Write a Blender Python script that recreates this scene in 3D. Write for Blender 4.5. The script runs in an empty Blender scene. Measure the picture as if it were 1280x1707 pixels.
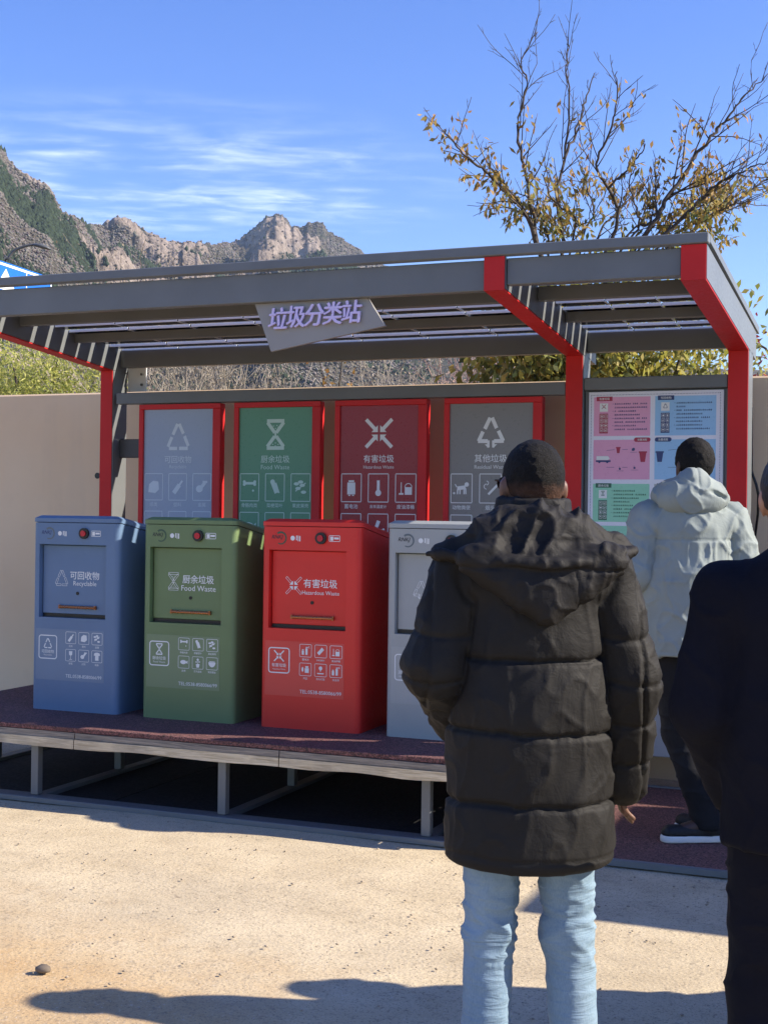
import bpy, bmesh, math, random
import numpy as np
from mathutils import Matrix, Vector
rnd = random.Random(7); rs = np.random.RandomState(11)
scene = bpy.context.scene
COL = scene.collection

# ------------------------------------------------------------------ camera, sky, sun, exposure
F_PX, TH, PI_, RO, HC = 2250.0, .3817, .00175, .013, 1.55
fw = np.array([-math.sin(TH)*math.cos(PI_), math.cos(TH)*math.cos(PI_), math.sin(PI_)])
rt = np.array([math.cos(TH), math.sin(TH), 0.]); up = np.cross(rt, fw)
RR = math.cos(RO)*rt + math.sin(RO)*up; UU = -math.sin(RO)*rt + math.cos(RO)*up
CAMP = np.array([0, 0, HC])
def ray(u, v): return fw + (u-640)/F_PX*RR - (v-853.5)/F_PX*UU      # pixel of the photograph -> direction
def onY(u, v, y): d = ray(u, v); return CAMP + d*y/d[1]
def atd(u, v, dist): return CAMP + ray(u, v)*dist                   # point at a forward distance
cam = bpy.data.cameras.new('camera'); camo = bpy.data.objects.new('camera', cam); COL.objects.link(camo)
cam.sensor_fit = 'VERTICAL'; cam.sensor_height = 36; cam.sensor_width = 27; cam.lens = F_PX/1707*36
cam.clip_start = .05; cam.clip_end = 9000
m = Matrix.Identity(4)
for i in range(3):
    m[i][0], m[i][1], m[i][2], m[i][3] = RR[i], UU[i], -fw[i], CAMP[i]
camo.matrix_world = m; scene.camera = camo

SUN = Vector((1.48, .39, 1.0)).normalized()
world = bpy.data.worlds.new('World'); scene.world = world; world.use_nodes = True
nt = world.node_tree; nt.nodes.clear()
N = nt.nodes.new; L = nt.links.new
sky = N('ShaderNodeTexSky'); sky.sky_type = 'NISHITA'; sky.sun_disc = False
sky.sun_elevation = math.asin(SUN.z); sky.sun_rotation = math.atan2(SUN.x, SUN.y)
sky.altitude = 300; sky.air_density = 1.0; sky.dust_density = .25; sky.ozone_density = 3.0
hs = N('ShaderNodeHueSaturation'); hs.inputs['Saturation'].default_value = 1.26; hs.inputs['Hue'].default_value = .522; hs.inputs['Value'].default_value = .82
L(sky.outputs[0], hs.inputs['Color'])
# thin cirrus: wind-drawn streaks on a high layer (direction projected onto a plane overhead)
tc = N('ShaderNodeTexCoord'); sx = N('ShaderNodeSeparateXYZ'); L(tc.outputs['Generated'], sx.inputs[0])
mz = N('ShaderNodeMath'); mz.operation = 'MAXIMUM'; mz.inputs[1].default_value = .03; L(sx.outputs[2], mz.inputs[0])
def wdiv(a):
    d = N('ShaderNodeMath'); d.operation = 'DIVIDE'; L(a, d.inputs[0]); L(mz.outputs[0], d.inputs[1]); return d.outputs[0]
cv = N('ShaderNodeCombineXYZ'); L(wdiv(sx.outputs[0]), cv.inputs[0]); L(wdiv(sx.outputs[1]), cv.inputs[1])
mr = N('ShaderNodeMapping'); mr.inputs['Rotation'].default_value = (0, 0, math.radians(-26)); L(cv.outputs[0], mr.inputs[0])
mp = N('ShaderNodeMapping'); mp.inputs['Scale'].default_value = (.75, 1.5, 1); L(mr.outputs[0], mp.inputs[0])
def wnoise(vec, sc, det, ro, dist=0):
    n = N('ShaderNodeTexNoise'); n.inputs['Scale'].default_value = sc; n.inputs['Detail'].default_value = det
    n.inputs['Roughness'].default_value = ro; n.inputs['Distortion'].default_value = dist; L(vec, n.inputs['Vector']); return n.outputs[0]
def wramp(x, a, b, va=0, vb=1):
    r = N('ShaderNodeMapRange'); r.interpolation_type = 'SMOOTHSTEP'; L(x, r.inputs[0])
    for i, q in enumerate((a, b, va, vb)): r.inputs[i+1].default_value = q
    return r.outputs[0]
def wmul(a, b):
    d = N('ShaderNodeMath'); d.operation = 'MULTIPLY'; L(a, d.inputs[0])
    if isinstance(b, float): d.inputs[1].default_value = b
    else: L(b, d.inputs[1])
    return d.outputs[0]
patch = None                                   # banks of cirrus here and there over the whole sky
for (cx_, cy_, r_) in ((-2.15, 3.6, 1.05), (-5.2, 1.8, 1.2), (4.5, 1.0, 1.6), (-5.5, -3.0, 1.8), (3.0, -5.0, 1.7), (-.5, -3.5, 1.3)):
    dv = N('ShaderNodeVectorMath'); dv.operation = 'DISTANCE'; L(cv.outputs[0], dv.inputs[0]); dv.inputs[1].default_value = (cx_, cy_, 0)
    q_ = wramp(dv.outputs['Value'], r_*.25, r_, 1, 0)
    if patch is None: patch = q_
    else:
        mx = N('ShaderNodeMath'); mx.operation = 'MAXIMUM'; L(patch, mx.inputs[0]); L(q_, mx.inputs[1]); patch = mx.outputs[0]
blot = wramp(wnoise(mp.outputs[0], 1.9, 4, .55), .34, .62)
streak = wramp(wnoise(mp.outputs[0], 5.0, 8, .62, .4), .33, .85)
cl = wmul(wmul(wmul(patch, streak), blot), .85)
mix = N('ShaderNodeMix'); mix.data_type = 'RGBA'; L(cl, mix.inputs[0]); L(hs.outputs[0], mix.inputs[6]); mix.inputs[7].default_value = (4.6, 5.1, 5.8, 1)
bg = N('ShaderNodeBackground'); bg.inputs[1].default_value = .12; L(mix.outputs[2], bg.inputs[0])
wo = N('ShaderNodeOutputWorld'); L(bg.outputs[0], wo.inputs[0])

sl = bpy.data.lights.new('sun', 'SUN'); sl.energy = 4.0; sl.angle = math.radians(.5); sl.color = (1, .90, .76)
so = bpy.data.objects.new('sun', sl); COL.objects.link(so); so.rotation_euler = SUN.to_track_quat('Z', 'Y').to_euler(); so.location = (10, 3, 12)
vs = scene.view_settings; vs.view_transform = 'Standard'; vs.look = 'None'; vs.gamma = 1; vs.use_curve_mapping = False; vs.exposure = 1.34
scene.cycles.max_bounces = 8; scene.cycles.diffuse_bounces = 4; scene.cycles.caustics_reflective = False; scene.cycles.caustics_refractive = False

# ------------------------------------------------------------------ numpy noise
_tab = rs.rand(64, 64, 64).astype(np.float32)
def vnoise(P, scale=1.0, off=0.0):
    Q = np.asarray(P, np.float64)*scale + off
    I = np.floor(Q).astype(int); f = Q - I; f = f*f*(3-2*f)
    I &= 63; J = (I+1) & 63
    x0, y0, z0 = I[..., 0], I[..., 1], I[..., 2]; x1, y1, z1 = J[..., 0], J[..., 1], J[..., 2]
    fx, fy, fz = f[..., 0], f[..., 1], f[..., 2]
    a = _tab[x0, y0, z0]*(1-fx)+_tab[x1, y0, z0]*fx; b = _tab[x0, y1, z0]*(1-fx)+_tab[x1, y1, z0]*fx
    c = _tab[x0, y0, z1]*(1-fx)+_tab[x1, y0, z1]*fx; d = _tab[x0, y1, z1]*(1-fx)+_tab[x1, y1, z1]*fx
    return ((a*(1-fy)+b*fy)*(1-fz)+(c*(1-fy)+d*fy)*fz)*2-1
def fbm(P, scale, octv=4, gain=.5, off=0.0):
    s = 0; a = 1
    for o in range(octv): s = s+a*vnoise(P, scale*2**o, off+17.3*o); a *= gain
    return s
def ridged(P, scale, octv=4, gain=.5, off=0.0):
    s = 0; a = 1
    for o in range(octv): s = s+a*(1-2*np.abs(vnoise(P, scale*2**o, off+11.7*o))); a *= gain
    return s

# ------------------------------------------------------------------ materials
MATS = {}
def srgb(r, g, b): return tuple(((c/255)/12.92 if c/255 <= .04045 else ((c/255+.055)/1.055)**2.4) for c in (r, g, b))
class NT:
    def __init__(s, name):
        s.m = bpy.data.materials.new(name); s.m.use_nodes = True; s.t = s.m.node_tree; s.t.nodes.clear()
        s.o = s.t.nodes.new('ShaderNodeOutputMaterial'); s.b = s.t.nodes.new('ShaderNodeBsdfPrincipled'); s.l(s.b.outputs[0], s.o.inputs[0])
        s.tc = s.t.nodes.new('ShaderNodeTexCoord'); MATS[name] = s.m
    def n(s, k): return s.t.nodes.new('ShaderNode'+k)
    def l(s, a, b): s.t.links.new(a, b)
    def obj(s): return s.tc.outputs['Object']
    def mapped(s, scale=(1, 1, 1), rot=(0, 0, 0), src=None):
        q = s.n('Mapping'); q.inputs['Scale'].default_value = scale; q.inputs['Rotation'].default_value = rot; s.l(src or s.obj(), q.inputs[0]); return q.outputs[0]
    def noise(s, sc, det=4, ro=.55, vec=None, dist=0):
        q = s.n('TexNoise'); q.inputs['Scale'].default_value = sc; q.inputs['Detail'].default_value = det; q.inputs['Roughness'].default_value = ro
        q.inputs['Distortion'].default_value = dist; s.l(vec or s.obj(), q.inputs['Vector']); return q.outputs[0]
    def vor(s, sc, vec=None, feat='F1', out='Distance'):
        q = s.n('TexVoronoi'); q.inputs['Scale'].default_value = sc; q.feature = feat; s.l(vec or s.obj(), q.inputs['Vector']); return q.outputs[out]
    def rng(s, x, a, b, va=0., vb=1.):
        q = s.n('MapRange'); s.l(x, q.inputs[0])
        for i, k in enumerate((a, b, va, vb)): q.inputs[i+1].default_value = k
        return q.outputs[0]
    def mixc(s, fac, a, b, mode='MIX'):
        q = s.n('Mix'); q.data_type = 'RGBA'; q.blend_type = mode
        for v, k in ((fac, 0), (a, 6), (b, 7)):
            if isinstance(v, (int, float)): q.inputs[k].default_value = v
            elif isinstance(v, tuple): q.inputs[k].default_value = v[:3]+(1,)
            else: s.l(v, q.inputs[k])
        return q.outputs[2]
    def math(s, op, a, b=0.):
        q = s.n('Math'); q.operation = op
        for v, k in ((a, 0), (b, 1)):
            if isinstance(v, (int, float)): q.inputs[k].default_value = v
            else: s.l(v, q.inputs[k])
        return q.outputs[0]
    def bump(s, h, strength=.3, dist=.01):
        q = s.n('Bump'); q.inputs['Strength'].default_value = strength; q.inputs['Distance'].default_value = dist; s.l(h, q.inputs['Height']); s.l(q.outputs[0], s.b.inputs['Normal'])
    def col(s, c):
        if isinstance(c, tuple): s.b.inputs['Base Color'].default_value = c[:3]+(1,)
        else: s.l(c, s.b.inputs['Base Color'])
    def set(s, **k):
        for a, v in k.items():
            i = s.b.inputs[a.replace('_', ' ')]
            if isinstance(v, (int, float)): i.default_value = v
            elif isinstance(v, tuple): i.default_value = v
            else: s.l(v, i)
def paint(name, c, rough=.45, var=.12, bump=.05, metallic=0., spec=.4, dirt=.0):
    q = NT(name); n1 = q.noise(3, 5); n2 = q.noise(60, 3)
    a = tuple(x*(1-var) for x in c); b = tuple(min(1, x*(1+var)) for x in c)
    k = q.mixc(q.rng(n1, .3, .7), a, b)
    if dirt: k = q.mixc(q.rng(q.noise(9, 6, .7), .55, .8, 0, dirt), k, (.22, .19, .15))
    q.col(k); q.set(Roughness=q.rng(n2, .3, .7, rough*.85, min(1, rough*1.2)), Metallic=metallic); q.b.inputs['Specular IOR Level'].default_value = spec
    q.bump(q.noise(25, 4), bump, .004); return q.m
paint('steel_grey', (.15, .16, .165), .42, .10, .06, dirt=.15)
paint('shade_dark', (.022, .022, .023), .8, .2); paint('steel_dark', (.07, .07, .07), .45)
paint('rail_white', (.8, .82, .84), .4, .03, 0); paint('sign_plate', (.29, .28, .265), .42, .06); paint('steel_light', (.72, .74, .76), .35)
paint('red_paint', (.58, .02, .02), .5, .1, spec=.25)
paint('frame_red', (.58, .022, .024), .45, .1, spec=.25)
paint('blue_paint', (.125, .20, .32), .42, .07, dirt=.06); paint('green_paint', (.15, .22, .095), .42, .07, dirt=.06)
paint('bright_red', (.70, .03, .022), .4, .06, dirt=.04); paint('grey_paint', (.36, .375, .36), .42, .05, dirt=.06)
paint('sticker_blue', (.17, .24, .34), .35, .04); paint('sticker_green', (.19, .26, .14), .35, .04)
paint('sticker_red', (.70, .07, .055), .35, .04); paint('sticker_grey', (.39, .405, .39), .35, .04)
paint('panel_blue', (.33, .39, .50), .3, .03); paint('panel_green', (.10, .28, .165), .3, .03)
paint('panel_red', (.30, .012, .024), .3, .03); paint('panel_grey', (.22, .21, .20), .3, .03)
paint('print_white', (.78, .8, .78), .5, .03, 0); paint('print_pale', (.62, .69, .74), .5, .03, 0); paint('print_mint', (.55, .72, .62), .5, .03, 0)
paint('print_black', (.03, .03, .035), .5, .1, 0); paint('letter_violet', (.66, .58, .88), .5, .05, 0)
paint('poster_base', (.74, .74, .82), .3, .02, 0); paint('poster_pink', (.74, .34, .50), .3, .03, 0); paint('poster_blue', (.30, .53, .78), .3, .03, 0)
paint('poster_green', (.28, .63, .44), .3, .03, 0); paint('poster_grey', (.4, .41, .42), .3, .03, 0)
paint('tag_red', (.38, .02, .06), .35, .03, 0); paint('tag_navy', (.03, .05, .16), .35, .03, 0); paint('tag_green', (.03, .13, .08), .35, .03, 0); paint('tag_grey', (.1, .1, .1), .35, .03, 0)
paint('pale_panel', (.33, .36, .40), .4, .04); paint('brown_board', (.07, .045, .035), .7, .1)
paint('bronze', (.42, .17, .07), .28, .1, .02, .75); paint('black_plastic', (.012, .012, .013), .35, .1); paint('button_red', (.5, .01, .03), .2, .05)
paint('sign_blue', (.01, .13, .55), .35, .04); paint('lamp_grey', (.09, .095, .10), .5, .08)
paint('swirl_green', (.05, .10, .06), .4, .1, 0); paint('swirl_grey', (.13, .16, .17), .4, .1, 0)
q = NT('solar_glass'); q.col((.006, .008, .014)); q.set(Roughness=.12)
q = NT('plaster')
k = q.mixc(q.rng(q.noise(.8, 6, .6), .3, .7), (.80, .565, .335), (.86, .645, .41))
k = q.mixc(q.rng(q.noise(5, 6, .7), .55, .85, 0, .35), k, (.66, .48, .30))
k = q.mixc(q.rng(q.noise(1, 5, .6, q.mapped((4, 4, .35))), .55, .8, 0, .3), k, (.60, .46, .32))
q.col(k); q.set(Roughness=.85); q.bump(q.noise(35, 6), .15, .006)
q = NT('ground_concrete')
big = q.noise(.55, 6, .6); mid = q.noise(3.2, 7, .68); fine = q.noise(70, 4, .7)
base = q.mixc(q.rng(mid, .3, .7), (.47, .375, .235), (.66, .55, .365))
base = q.mixc(q.rng(big, .35, .7, 0, .5), base, (.56, .48, .35))
sp = q.n('SeparateXYZ'); q.l(q.obj(), sp.inputs[0])
edge = q.math('ADD', q.math('MULTIPLY', sp.outputs[0], -.22), 3.62)          # soil drifted over the concrete at the near left
edge = q.math('SUBTRACT', q.math('SUBTRACT', edge, sp.outputs[1]), q.math('MULTIPLY', q.math('SUBTRACT', q.noise(1.6, 7, .65), .5), 1.3))
edgx = q.rng(sp.outputs[0], -2.1, -1.1, 1, 0)
soil = q.math('MULTIPLY', q.rng(edge, -.25, .5), edgx)
base = q.mixc(q.math('MULTIPLY', soil, .85), base, q.mixc(q.rng(q.noise(6, 6, .7), .3, .7), (.46, .29, .13), (.56, .40, .21)))
base = q.mixc(q.rng(q.noise(1.3, 6, .62, q.mapped((1, 1.6, 1), (0, 0, .6))), .46, .68, 0, .38), base, (.33, .27, .19))
grit = q.rng(q.vor(55), .0, .55, 1, 0)
base = q.mixc(q.math('MULTIPLY', q.rng(q.noise(28, 4, .75), .56, .68), .55), base, (.20, .165, .125))
base = q.mixc(q.math('MULTIPLY', q.rng(q.noise(110, 3, .75), .55, .66), .75), base, (.15, .12, .09))
base = q.mixc(q.math('MULTIPLY', q.rng(q.noise(48, 4, .8, q.mapped((1, 1, 1), (0, 0, 2))), .60, .70), .6), base, (.13, .10, .075))
base = q.mixc(q.math('MULTIPLY', q.rng(q.noise(90, 3, .7, q.mapped((1, 1, 1), (0, 0, 1))), .6, .7), .5), base, (.68, .62, .52))
q.col(base); q.set(Roughness=.9); q.b.inputs['Specular IOR Level'].default_value = .2
hgt = q.math('ADD', q.math('ADD', q.math('MULTIPLY', mid, 1.2), q.math('MULTIPLY', fine, .55)), q.math('MULTIPLY', grit, .25))
q.bump(hgt, .34, .014)
q = NT('earth'); q.col(q.mixc(q.rng(q.noise(.05, 6), .3, .7), (.12, .10, .06), (.22, .17, .11))); q.set(Roughness=1.)
q = NT('rubber')
cellc = q.n('TexVoronoi'); cellc.inputs['Scale'].default_value = 170; q.l(q.obj(), cellc.inputs['Vector'])
sepc = q.n('SeparateColor'); q.l(cellc.outputs['Color'], sepc.inputs[0])
k = q.mixc(q.rng(sepc.outputs[0], .1, .9), (.085, .032, .03), (.30, .13, .115)); k = q.mixc(q.rng(sepc.outputs[1], .8, .82, 0, .8), k, (.02, .017, .018))
k = q.mixc(q.rng(q.noise(4, 5), .4, .75, 0, .4), k, (.10, .05, .045))
q.col(k); q.set(Roughness=.8); q.bump(q.rng(cellc.outputs['Distance'], 0, .6, 1, 0), .8, .006)
q = NT('timber'); g = q.noise(6, 6, .65, q.mapped((.6, 8, 14)), 1.5)
k = q.mixc(q.rng(g, .35, .65), (.42, .33, .20), (.78, .67, .47)); k = q.mixc(q.rng(q.noise(2.2, 5), .5, .75, 0, .7), k, (.16, .14, .125))
q.col(k); q.set(Roughness=.8); q.bump(g, .4, .006)
q = NT('timber_grey'); g = q.noise(6, 6, .65, q.mapped((.6, 8, 14)), 1.5)
q.col(q.mixc(q.rng(g, .35, .65), (.13, .115, .10), (.34, .29, .23))); q.set(Roughness=.8); q.bump(g, .4, .006)
def cloth(name, c, rough, fold=.6, foldscale=9, sheen=.1, var=.2, weave=900, aniso=(1, 1, .6)):
    q = NT(name); n1 = q.noise(5, 5, .6)
    q.col(q.mixc(q.rng(n1, .3, .7), tuple(x*(1-var) for x in c), tuple(x*(1+var) for x in c)))
    q.set(Roughness=rough); q.b.inputs['Sheen Weight'].default_value = sheen
    w1 = q.noise(foldscale, 5, .55, q.mapped(aniso), 1.2); w2 = q.noise(foldscale*3.3, 4, .5, q.mapped((1, 1, 1.4)), .8); w3 = q.noise(weave, 1, .5)
    r = q.math('ABSOLUTE', q.math('SUBTRACT', w1, .5)); r2 = q.math('ABSOLUTE', q.math('SUBTRACT', w2, .5))
    q.b.inputs['Specular IOR Level'].default_value = .22
    q.bump(q.math('ADD', q.math('ADD', q.math('MULTIPLY', r, 1.0), q.math('MULTIPLY', r2, .35)), q.math('MULTIPLY', w3, .02)), fold, .035); return q
cloth('black_nylon', (.0135, .0125, .0118), .68, .18, 9, .0); cloth('hood_nylon', (.0145, .0132, .0125), .68, .2, 10, .0)
cloth('parka', (.25, .285, .27), .75, .2, 6, .05, .08); cloth('navy_wool', (.0032, .0034, .0085), .9, .25, 5, .0)
cloth('black_trouser', (.012, .012, .014), .8, .3, 6, .02); cloth('dark_coat', (.03, .03, .035), .7)
q = NT('denim'); z = q.noise(7, 5, .6, q.mapped((1, 1, .35))); wv = q.noise(420, 2, .6, q.mapped((1, 1, .25)))
k = q.mixc(q.rng(z, .3, .7), (.12, .20, .28), (.23, .33, .42)); k = q.mixc(q.rng(wv, .35, .7, 0, .35), k, (.34, .43, .50))
q.col(k); q.set(Roughness=.85); q.bump(q.math('ADD', q.math('MULTIPLY', q.math('ABSOLUTE', q.math('SUBTRACT', q.noise(10, 4, .5, q.mapped((.6, .6, 3.2)), .8), .5)), 1.), q.math('MULTIPLY', wv, .04)), .4, .03)
def skin(name, c):
    q = NT(name); q.col(q.mixc(q.rng(q.noise(18, 5), .3, .7), tuple(x*.8 for x in c), tuple(x*1.15 for x in c))); q.set(Roughness=.48)
    q.b.inputs['Subsurface Weight'].default_value = .05; q.b.inputs['Subsurface Radius'].default_value = (.01, .004, .002); q.bump(q.noise(240, 3), .08, .003)
skin('skin_brown', (.155, .075, .045)); skin('skin_dark', (.07, .036, .024)); skin('skin_tan', (.42, .22, .14))
q = NT('hair'); cu = q.noise(190, 5, .75); q.col(q.mixc(q.rng(cu, .35, .65), (.006, .0055, .005), (.030, .025, .021))); q.set(Roughness=.7); q.bump(cu, .8, .006)
q = NT('hair_fade'); cu = q.noise(150, 4, .7, None, 1.2); sp = q.n('SeparateXYZ'); q.l(q.obj(), sp.inputs[0])      # short crop fading into the skin at nape and temples
hm_ = q.mixc(q.rng(cu, .35, .65), (.0022, .002, .0018), (.013, .011, .0095)); fz = q.math('ADD', sp.outputs[2], q.math('MULTIPLY', q.math('SUBTRACT', q.noise(60, 4), .5), .03))
q.col(q.mixc(q.rng(fz, 1.590, 1.640), (.125, .062, .038), hm_)); q.set(Roughness=.7); q.b.inputs['Specular IOR Level'].default_value = .18; q.bump(cu, .9, .007)
q = NT('hair_black'); cu = q.noise(190, 5, .75); q.col(q.mixc(q.rng(cu, .35, .65), (.003, .003, .003), (.014, .012, .011))); q.set(Roughness=.75); q.b.inputs['Specular IOR Level'].default_value = .2; q.bump(cu, .8, .006)
q = NT('hair_straight'); cu = q.noise(220, 4, .6, q.mapped((1, 1, .2))); q.col((.012, .010, .009)); q.set(Roughness=.45); q.bump(cu, .6, .005)
paint('white_sole', (.75, .74, .70), .6, .05); paint('shoe_black', (.012, .012, .013), .6, .1)
q = NT('lens'); q.col((.008, .007, .007)); q.set(Roughness=.06)
q = NT('bark'); q.col(q.mixc(q.rng(q.noise(14, 5), .3, .7), (.035, .026, .02), (.10, .08, .065))); q.set(Roughness=.95); q.bump(q.noise(40, 5), .6, .01)
q = NT('twig'); q.col(q.mixc(q.rng(q.noise(2, 3), .3, .7), (.20, .17, .13), (.38, .33, .26))); q.set(Roughness=.95)
q = NT('leaf'); at = q.n('Attribute'); at.attribute_name = 'Col'; q.col(at.outputs['Color']); q.set(Roughness=.6)
tr = q.n('BsdfTranslucent'); q.l(at.outputs['Color'], tr.inputs[0]); ms = q.n('MixShader'); ms.inputs[0].default_value = .45
q.l(q.b.outputs[0], ms.inputs[1]); q.l(tr.outputs[0], ms.inputs[2]); q.l(ms.outputs[0], q.o.inputs[0])
q = NT('mountain'); ge = q.n('NewGeometry'); sp = q.n('SeparateXYZ'); q.l(ge.outputs['True Normal'], sp.inputs[0])
pos = ge.outputs['Position']
def pn(sc, det, ro): return q.noise(sc, det, ro, pos)
steep = q.math('SUBTRACT', 1., sp.outputs[2])
rk = q.math('ADD', q.math('MULTIPLY', steep, .85), q.math('MULTIPLY', q.math('SUBTRACT', pn(.02, 6, .65), .5), 1.5))
at = q.n('Attribute'); at.attribute_name = 'Col'; asep = q.n('SeparateColor'); q.l(at.outputs['Color'], asep.inputs[0])
rockmask = q.rng(q.math('ADD', q.math('MULTIPLY', asep.outputs[0], .75), q.math('MULTIPLY', rk, .55)), .42, .62)
rock = q.mixc(q.rng(pn(.12, 5, .7), .3, .7), (.27, .215, .175), (.50, .41, .335)); rock = q.mixc(q.rng(q.noise(.2, 4, .6, q.mapped((1, 1, .18), src=pos)), .5, .62, 0, .7), rock, (.15, .12, .10))
veg = q.mixc(q.rng(pn(.016, 5, .6), .38, .62), (.155, .125, .095), (.045, .055, .032)); veg = q.mixc(q.rng(pn(.35, 4, .75), .42, .65, 0, .75), veg, (.20, .175, .145))
q.col(q.mixc(rockmask, veg, rock)); q.set(Roughness=1.); q.b.inputs['Specular IOR Level'].default_value = .1
q.bump(q.math('ADD', pn(.1, 6, .7), q.math('MULTIPLY', pn(.6, 4, .7), .3)), 1., 9.)
q = NT('scrub'); at = q.n('Attribute'); at.attribute_name = 'Col'; q.col(at.outputs['Color']); q.set(Roughness=1.); q.b.inputs['Specular IOR Level'].default_value = .1
paint('grit', (.33, .27, .2), .9, .4, .2); paint('stone', (.15, .12, .09), .9, .3, .4)

# ------------------------------------------------------------------ object helpers
def link(name, me, mat=None, parent=None, loc=None, smooth=False):
    o = bpy.data.objects.new(name, me); COL.objects.link(o)
    if mat and me is not None and not me.materials: me.materials.append(MATS[mat])
    if parent is not None: o.parent = parent
    if loc is not None: o.location = loc
    if smooth: me.polygons.foreach_set('use_smooth', np.ones(len(me.polygons), bool))
    return o
def thing(name, label, cat, loc=(0, 0, 0), rz=0., group=None):
    o = bpy.data.objects.new(name, None); COL.objects.link(o); o.location = loc; o.rotation_euler = (0, 0, rz); o.empty_display_size = .1
    return tag(o, label, cat, group)
def tag(o, label, cat, group=None):
    o['label'] = label; o['category'] = cat
    if group: o['group'] = group
    return o
def struct(o): o['kind'] = 'structure'; return o
def stuff(o): o['kind'] = 'stuff'; return o
class MB:
    def __init__(s): s.v = []; s.f = []
    def add(s, v, f): n = len(s.v); s.v += [tuple(p) for p in v]; s.f += [tuple(i+n for i in q) for q in f]; return s
    def box(s, x0, x1, y0, y1, z0, z1, bev=0., seg=1):
        if bev:
            b = bmesh.new(); bmesh.ops.create_cube(b, size=1)
            for v in b.verts: v.co = Vector(((x0+x1)/2+v.co.x*(x1-x0), (y0+y1)/2+v.co.y*(y1-y0), (z0+z1)/2+v.co.z*(z1-z0)))
            bmesh.ops.bevel(b, geom=b.edges[:], offset=bev, segments=seg, affect='EDGES', profile=.5)
            b.verts.index_update(); s.add([v.co[:] for v in b.verts], [[v.index for v in f.verts] for f in b.faces]); b.free(); return s
        v = [(x, y, z) for z in (z0, z1) for y in (y0, y1) for x in (x0, x1)]
        return s.add(v, [(0, 2, 3, 1), (4, 5, 7, 6), (0, 1, 5, 4), (2, 6, 7, 3), (0, 4, 6, 2), (1, 3, 7, 5)])
    def hexa(s, p):   # 8 points: bottom ring 0-3, top ring 4-7
        return s.add(p, [(3, 2, 1, 0), (4, 5, 6, 7), (0, 1, 5, 4), (1, 2, 6, 5), (2, 3, 7, 6), (3, 0, 4, 7)])
    def tube(s, pts, rad, n=6, cap=True):
        pts = [Vector(p) for p in pts]; base = len(s.v); up = Vector((0, 0, 1))
        rad = rad if hasattr(rad, '__len__') else [rad]*len(pts)
        for i, p in enumerate(pts):
            d = (pts[min(i+1, len(pts)-1)]-pts[max(i-1, 0)]).normalized()
            a = d.cross(up); a = (a if a.length > .05 else d.cross(Vector((1, 0, 0)))).normalized(); b = d.cross(a)
            for k in range(n):
                t = 2*math.pi*k/n; s.v.append(tuple(p+(a*math.cos(t)+b*math.sin(t))*rad[i]))
        for i in range(len(pts)-1):
            for k in range(n):
                a = base+i*n+k; b = base+i*n+(k+1) % n; s.f.append((a, b, b+n, a+n))
        if cap: s.f.append(tuple(base+k for k in range(n))[::-1]); s.f.append(tuple(base+(len(pts)-1)*n+k for k in range(n)))
        return s
    def cyl(s, c, r, h, axis='y', n=20):
        c = Vector(c); d = Vector((0, h, 0)) if axis == 'y' else Vector((0, 0, h)) if axis == 'z' else Vector((h, 0, 0)); return s.tube([c, c+d], r, n)
    def mesh(s, name): me = bpy.data.meshes.new(name); me.from_pydata(s.v, [], s.f); me.update(); return me
    def build(s, name, mat, parent=None, loc=None, smooth=False): return link(name, s.mesh(name), mat, parent, loc, smooth)
def npmesh(name, V, Fq, col=None):
    me = bpy.data.meshes.new(name); V = np.asarray(V, np.float32); Fq = np.asarray(Fq, np.int32); k = Fq.shape[1]
    me.vertices.add(len(V)); me.vertices.foreach_set('co', V.ravel()); me.loops.add(Fq.size); me.loops.foreach_set('vertex_index', Fq.ravel())
    me.polygons.add(len(Fq)); me.polygons.foreach_set('loop_start', np.arange(0, Fq.size, k, dtype=np.int32)); me.polygons.foreach_set('loop_total', np.full(len(Fq), k, np.int32))
    me.update(calc_edges=True)
    if col is not None:
        a = me.color_attributes.new('Col', 'FLOAT_COLOR', 'POINT'); c = np.ones((len(V), 4), np.float32); c[:, :3] = col; a.data.foreach_set('color', c.ravel())
    return me

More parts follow.
